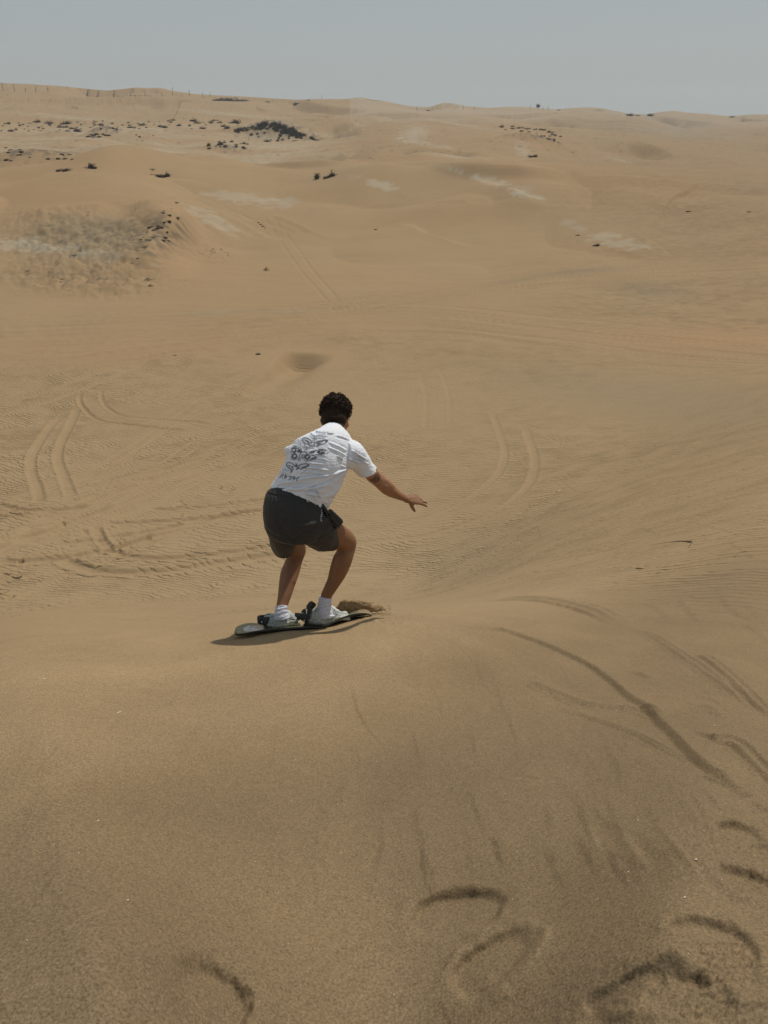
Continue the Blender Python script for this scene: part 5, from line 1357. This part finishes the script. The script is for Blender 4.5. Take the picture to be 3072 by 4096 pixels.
# the second mound, in front of the row
for k in range(30):
    u = rng.gauss(890, 36) if k < 22 else rng.uniform(960, 1000); v = 566+rng.random()*26+abs(u-895)*.10
    place('shrub', SHR[k % 4], u, v, rng.uniform(8, 17), 'dark shrub on the small mound left of and below the big scrub mound', 'shrub', 'dark shrubs on the small mound', sz=rng.uniform(.6, .95))
for k in range(16):
    u = rng.choice([rng.gauss(425, 26), rng.gauss(360, 10), rng.gauss(570, 30)]); v = rng.uniform(536, 552)
    place('rock', STN[k % 3], u, v, rng.uniform(9, 20), 'dark crumbled rock on the low brown hummocks of the plain', 'rock', 'crumbled rocks on the low hummocks', sz=.6)
for k in range(20):
    if k < 8: u, v = rng.uniform(0, 90), 590+rng.uniform(0, 40)
    elif k < 16: u, v = rng.uniform(165, 290), 617+rng.uniform(0, 20)
    else: u, v = rng.uniform(20, 120), rng.uniform(600, 660)
    place('rock', STN[k % 3], u, v, rng.uniform(8, 20), 'dark broken rock at the left, '+('on the mound cut by the photo edge' if k < 8 else 'on the right mound' if k < 16 else 'below the mounds'), 'rock', 'broken rocks on the left mounds '+str(0 if k < 8 else 1 if k < 16 else 2), sz=.5)
# the scrub slope at the right
for k in range(46):
    s_ = rng.random()
    if k < 30: u = 2045+s_*190; v = np.interp(u, [2040,2120,2180,2240],[516,528,548,574])+rng.uniform(-16, 4)*(.5+.5*(u < 2200))
    else: u = 2140+s_*105; v = np.interp(u, [2140,2245],[512,542])+rng.uniform(-3, 6)
    place('shrub', SHR[k % 4], u, v, rng.uniform(7, 15), 'dark shrub on the scrubby slope right of centre, '+('left end' if u < 2110 and k < 30 else 'lower streak' if k < 30 else 'upper right streak'), 'shrub', 'dark shrubs on the right slope '+('a' if u < 2110 and k < 30 else 'b' if k < 30 else 'c'), sz=rng.uniform(.5, .8))
place('shrub', SHR[0], 2007, 508, 20, 'dark round shrub standing alone left of the scrubby right slope', 'shrub', sz=.8)
place('shrub', SHR[1], 2022, 518, 11, 'tiny dark shrub just below the round one left of the right slope', 'shrub', sz=.7)
place('shrub', SHR[2], 1068, 554, 26, 'low dark shrub alone in front of the big scrub mound', 'shrub', sz=.5)
place('shrub', SHR[3], 1180, 556, 26, 'flat brown shrub in front of the right foot of the big scrub mound', 'shrub', sz=.35)
place('shrub', SHR[1], 1305, 543, 16, 'small dark shrub right of the big scrub mound', 'shrub', sz=.5)
# singles nearer by
def hummock(u, v, lobes, label):
    p = at(u, v); z = surf_z(p[0], p[1]); d = math.sqrt(p[0]**2+p[1]**2+z*z)
    e = bpy.data.objects.new('shrub', None); COL.objects.link(e); e.location = (p[0], p[1], z); tag(e, label, 'shrub')
    for (dx, dy, px, sz, me_) in lobes:
        w_ = px*d/F; o = bpy.data.objects.new('foliage_clump', me_); COL.objects.link(o); o.parent = e
        o.location = (dx*d/F, dy*d/F*1.5, -.02*w_); o.scale = (w_, w_*.8, w_*sz); o.rotation_euler = (0, 0, rng.uniform(0, 3))
    return e
hummock(1300, 712, [(-30,6,30,.95,SHR[2]), (26,4,46,.95,SHR[0]), (8,-6,34,.5,SHR[1]), (38,-6,24,.6,SHR[3])], 'two-lobed dark brown shrub clump alone on the dune crest above the rider')
hummock(634, 706, [(-22,0,44,.42,SHR[1]), (10,-2,46,.45,SHR[3]), (30,3,34,.75,SHR[0])], 'long low black shrub clump on the orange dune at the left')
hummock(366, 672, [(0,0,34,.8,SHR[2]), (-20,2,22,.35,SHR[3]), (14,-2,18,.4,SHR[1])], 'dark round shrub with low skirts on the left dune crest')
hummock(260, 682, [(-22,2,30,.35,SHR[3]), (8,-2,50,.36,SHR[1]), (26,0,26,.3,SHR[3])], 'flat dark shrub, leftmost of the three on the dune crest')
place('shrub', SHG[0], 608, 680, 24, 'small olive green shrub just above the long black one', 'shrub', sz=.4)
hummock(2132, 628, [(-8,0,22,.5,SHR[0]), (8,1,24,.62,SHR[2])], 'small dark brown shrub alone below the scrubby right slope')
hummock(2390, 982, [(0,0,24,.75,SHR[1]), (-12,0,16,.3,SHR[3]), (38,-3,8,.5,SHR[2])], 'small dark shrub at the edge of the pale patch at the right')
place('shrub', SHR[3], 2312, 942, 18, 'little dark shrub up and left of the one at the pale patch', 'shrub', sz=.45)
place('shrub', SHR[3], 2757, 846, 26, 'thin brown shrub streak on the orange right slope', 'shrub', sz=.25)
place('shrub', SHR[1], 2998, 848, 18, 'thin brown shrub nearest the right edge of the photo', 'shrub', sz=.3)
place('shrub', SHR[0], 1503, 934, 14, 'tiny dark tuft in the smooth middle dune face', 'shrub', sz=.6)
place('shrub', SHG[1], 1065, 1082, 20, 'dry spiky grass tuft alone in the smooth sand left of centre', 'shrub', sz=1.0)
place('rock', STN[0], 564, 838, 16, 'small black rock on the top rim of the grey left hummock', 'rock', sz=.7)
for k, (u, v, px) in enumerate([(1034,908,10),(1044,914,10),(1052,920,13),(1060,926,8)]):
    place('rock', STN[k % 3], u, v, px, 'one of four small dark rocks in a line right of the rippled slope', 'rock', 'line of four small dark rocks', sz=.6)
place('rock', STN[1], 1032, 1418, 20, 'small grey rock with a stick shape beside the road left of the blowout', 'rock', sz=.5)
place('rock', STN[2], 700, 1421, 16, 'small dark rock lying below the beaten sand road', 'rock', sz=.35)
for (u, v, px, lab) in [(112,1088,22,'olive grass tuft nearest the left edge on the rough hummock'), (247,1120,18,'brown green grass tuft low on the rough hummock'), (592,1122,26,'olive grass tuft at the lower right of the rough hummock'), (602,1150,22,'olive grass tuft below another at the hummock\'s lower right'), (296,1032,26,'pale olive tuft in the middle of the rough hummock'), (582,1020,24,'dark tuft beside the pale lumps at the hummock\'s right foot')]:
    place('grass_tuft', SHG[rng.randrange(2)], u, v, px, lab, 'grass tuft', sz=.6)
# scattered crust lumps and dead tufts on the rough hummock
for k in range(58):
    for _ in range(30):
        u = rng.uniform(20, 760); v = rng.uniform(870, 1180)
        if k < 26: u = rng.gauss(650, 42); v = 985-(u-590)*.9+rng.gauss(0, 30)
        if 855 < v < 1190 and 0 < u < 790: break
    place('scrub_lump', (SHR if k < 26 else STC+SHR[3:])[k % (4 if k < 26 else 3)], u, v, rng.uniform(13, 28) if k < 26 else rng.uniform(5, 11), 'small dark dead scrub lump on the rough grey hummock' if k < 26 else 'tiny crust lump on the rough grey hummock, '+('left half' if u < 400 else 'right half'), 'scrub lump', 'dark scrub lumps on the hummock' if k < 26 else 'tiny crust lumps, '+('left' if u < 400 else 'right')+' half', sz=.4)
for k in range(16):
    u = rng.gauss(870, 45); v = 1010-(u-870)*-.02+rng.gauss(0, 12)
    place('scrub_lump', SHR[k % 4], u, v, rng.uniform(6, 14), 'brown scrub lump on the orange sand right of the rough hummock', 'scrub lump', 'scrub lumps right of the hummock', sz=.3)
# far bushes on the skyline
for (u, v, px, sz, lab) in [(1186,404,30,.45,'dark low bush on the skyline left of the centre dune top'), (1234,402,12,.5,'tiny dark bush on the skyline, right of the low one'), (1070,396,20,.35,'flat dark bush on the skyline above the big scrub mound'), (1713,431,16,.7,'small black bush on the skyline right of the centre dune top'),
    (2519,460,30,.75,'dark square-looking bush, largest on the right skyline'), (2550,461,20,.3,'flat dark bush between two others on the right skyline'), (2602,463,24,.6,'dark blocky bush on the right skyline before the dune'), (2928,470,20,.5,'dark bush on the skyline nearest the right edge'), (1490,400,14,.5,'faint bush on the skyline beside the centre dune top'), (2236,441,16,.4,'faint low bush on the skyline right of the lone tree')]:
    place('bush', SHR[int(u) % 4], u, v, px, lab, 'bush', sz=sz)
for k, (u, px, dz) in enumerate([(868,36,.28),(890,44,.30),(915,50,.30),(945,48,.26),(972,36,.22)]):
    place('bush', SHR[k % 4], u, 393, px*1.3, 'wide flat dark bush in the dark line on the skyline left of centre', 'bush', 'bushes in the dark skyline line', sz=dz)
# the lone small tree and the dead trunks
def tree_at(u, v, hpx, label, cat, dead=True, crown=False, lean=0, nb=4, seed=1, group=None, wpx=2.2):
    p = at(u, v); z = surf_z(p[0], p[1]); d = math.sqrt(p[0]**2+p[1]**2+z*z); k = d/F; h_ = hpx*k; r = random.Random(seed)
    e = bpy.data.objects.new('dead_tree' if dead else 'tree', None); COL.objects.link(e); e.location = (p[0], p[1], z); tag(e, label, cat, group)
    mb = MB(); w_ = wpx*k*.5
    top_ = np.array((lean*h_, 0, h_)); mid = np.array((lean*h_*.3+r.uniform(-.04, .04)*h_, 0, h_*.5))
    mb.loft(tube_rings([(0, 0, -.4), tuple(mid*.5), tuple(mid), tuple(top_)], [w_*1.2, w_, w_*.8, w_*.35], n=7, up=(1, 0, 0)))
    link_mesh('trunk', mb.mesh('trunk'), M_WOOD, e)
    if nb:
        mb = MB()
        for i in range(nb):
            s_ = r.uniform(.3, .9); b0 = mid*2*s_ if s_ < .5 else mid+(top_-mid)*(s_-.5)*2; a = r.uniform(0, 2*pi); l = h_*r.uniform(.15, .34)
            b1 = b0+np.array((cos(a)*l*.6, sin(a)*l*.6, l*.5)); b2 = b1+np.array((cos(a)*l*.2, sin(a)*l*.2, l*.35))
            mb.loft(tube_rings([tuple(b0), tuple(b1), tuple(b2)], [w_*.6, w_*.45, w_*.2], n=5, up=(1, 0, .1)))
        link_mesh('branch', mb.mesh('branch'), M_WOOD, e)
    if crown:
        o = bpy.data.objects.new('crown', SHR[2]); COL.objects.link(o); o.parent = e; o.location = (0, 0, h_*.35); o.scale = (h_*.95, h_*.8, h_*.95)
    return e
tree_at(2152, 434, 16, 'small dark tree on the skyline, the only one with a round crown', 'tree', dead=False, crown=True, nb=2, seed=3)
dl = [(12,364,24,.05,'dead trunk nearest the left edge below the skyline'), (60,366,20,-.1,'forked dead tree, second from the left edge'), (103,368,14,.1,'short leaning dead tree, third from the left edge'), (145,370,17,.02,'bare dead trunk, fourth from the left edge'), (193,366,16,.02,'thin dead trunk below the skyline dune, fifth from the left'),
      (271,353,8,0,'short black stump on the left skyline'), (450,369,12,.5,'leaning dead trunk at the left end of the low fence'), (521,370,14,.1,'dead tree in front of the rounded skyline dune'), (580,373,14,0,'dead tree right of the rounded skyline dune'), (648,374,12,-.1,'short dead tree on the dune right of the fence'), (690,374,24,-.04,'tall forked dead trunk, tallest right of the fence'),
      (758,380,20,0,'thin pale dead trunk on the falling skyline'), (811,384,15,0,'left one of two thin posts close together on the skyline'), (841,385,15,0,'right one of two thin posts close together on the skyline')]
for k, (u, v, h_, ln, lab) in enumerate(dl):
    tree_at(u, v, h_, lab, 'dead tree', lean=ln, nb=(3 if h_ > 10 and u < 800 else 1), seed=k+5, wpx=1.5)
for k, u in enumerate([1288, 1667, 1853, 1897, 2120, 2171, 2192]):
    vv = float(np.interp(u, [p[0] for p in sky_line], [p[1] for p in sky_line]))
    tree_at(u, vv+4, 14, 'thin faint dead trunk on the centre and right skyline', 'dead tree', nb=1, seed=k+40, group='thin trunks on the skyline', wpx=1.3)
# low fence between the dead trunks
fe = bpy.data.objects.new('fence', None); COL.objects.link(fe); pF = at(450, 370); fe.location = (0, 0, 0); tag(fe, 'low broken fence of posts and a wire below the rounded skyline dune', 'fence')
fp = []
for u, v in [(452,370),(470,372),(490,373),(540,373),(560,374),(600,375)]:
    p = at(u, v); z = surf_z(p[0], p[1]); fp.append(np.array((p[0], p[1], z)))
    mb = MB(); mb.loft(tube_rings([(p[0], p[1], z-.3), (p[0]+.1, p[1], z+1.6)], [.16, .12], n=6, dense=1, up=(1, 0, 0))); link_mesh('post', mb.mesh('post'), M_WOOD, fe)
mb = MB(); mb.loft(tube_rings([p+np.array((0, 0, 1.1)) for p in fp], [.09]*len(fp), n=5, up=(0, .1, 1))); link_mesh('wire', mb.mesh('wire'), M_WOOD, fe)

# ------------------------------------------------------------------ small things on the near sand
def lying(name, px, radii, lift, mat, label, cat, r0=None):
    pts = []
    for (u, v), r_ in zip(px, radii):
        p = at(u, v); pts.append((p[0], p[1], surf_z(p[0], p[1])+lift*1.0+r_))
    mb = MB(); mb.loft(tube_rings(pts, radii, n=10, dense=5)); o = link_mesh(name, mb.mesh(name), mat); return tag(o, label, cat)
lying('twig', [(2596,2184),(2640,2175),(2680,2169),(2720,2166),(2750,2168),(2766,2170)], [.0014,.0022,.0035,.0055,.008,.0095], .004, M_TWIG, 'long curved dark stalk lying on the right dune shoulder', 'twig')
lying('twig', [(2752,2193),(2758,2184),(2766,2174)], [.002,.0025,.003], .003, M_TWIG, 'short thin stalk under the thick end of the long curved one', 'twig')
lying('twig', [(2540,2273),(2556,2276),(2572,2276)], [.003,.005,.004], .003, M_TWIG, 'short dark stick lying below and left of the long curved stalk', 'twig')
def bit(u, v, lpx, wpx, ang, label, curve=0.3):
    p = at(u, v); z = surf_z(p[0], p[1]); d = math.sqrt(p[0]**2+p[1]**2+z*z); l = lpx*d/F/2; w_ = wpx*d/F/2
    c, s_ = cos(ang), sin(ang); mb = MB()
    mb.loft(tube_rings([(p[0]-c*l, p[1]-s_*l, z+w_*.6), (p[0]+s_*l*curve, p[1]-c*l*curve, z+w_*1.3), (p[0]+c*l, p[1]+s_*l, z+w_*.6)], [w_*.35, w_, w_*.4], n=8, dense=4, squash=.6))
    tag(link_mesh('shell_fragment', mb.mesh('shell_fragment'), M_SHELL), label, 'shell fragment')
bit(176,2716,12,3.5,.2,'tiny pale curved fragment farther up the smooth left slope')
bit(473,2852,20,4,.5,'long thin pale fragment in the smooth sand lower left of the board')
bit(391,3284,9,4.5,.8,'pale fragment alone on the dark coarse sand at the left')
bit(2780,3450,9,7,.1,'small white pebble-like fragment above the right shoe prints')
bit(2735,3596,8,7,.7,'small white fragment just above the tread print at lower right')
bit(2511,3494,6,5,.2,'speck-sized white fragment left of the lower right prints')
bit(2550,3287,6,5,.2,'speck-sized pale fragment between the soft sand creases')
bit(2855,2911,6,5,.2,'white speck between the two board trails at the right')
bit(512,3604,7,6,.6,'pale speck above the scooped print at lower left')

# ================================================================== haze: dusty air between the eye and the far dunes
hb = bpy.data.meshes.new('haze')
x0, x1, y0, y1, z0, z1 = -1750, 1750, -1750, 1750, float(Z.min())-1, max(45.0, float(Z.max())+6)
vs = [(x, y, z) for z in (z0, z1) for y in (y0, y1) for x in (x0, x1)]
hb.from_pydata(vs, [], [(0, 2, 3, 1), (4, 5, 7, 6), (0, 1, 5, 4), (2, 6, 7, 3), (0, 4, 6, 2), (1, 3, 7, 5)]); hb.update()
hm_ = bpy.data.materials.new('dusty_air'); hm_.use_nodes = True; hn = hm_.node_tree; hn.nodes.clear()
hv = hn.nodes.new('ShaderNodeVolumePrincipled'); hv.inputs['Color'].default_value = (.93, .95, .95, 1); hv.inputs['Density'].default_value = .00019; hv.inputs['Anisotropy'].default_value = .2
ho = hn.nodes.new('ShaderNodeOutputMaterial'); hn.links.new(hv.outputs[0], ho.inputs['Volume'])
hb.materials.append(hm_); hz = bpy.data.objects.new('haze', hb); COL.objects.link(hz); tag(hz, 'thin dusty haze softening the far dunes', 'haze', kind='stuff')

# move the origins of the assembled things to their base
for e, b in ((person, P(1220, 2490, 4.78)), (board, P(1200, 2500, 4.78)), (pouch, P(905, 1060, 4.45)*0+P(1345, 2110, 4.45)), (fe, fp[0])):
    v_ = Vector([float(c) for c in b]); e.location = v_
    for c in e.children: c.location = c.location-v_
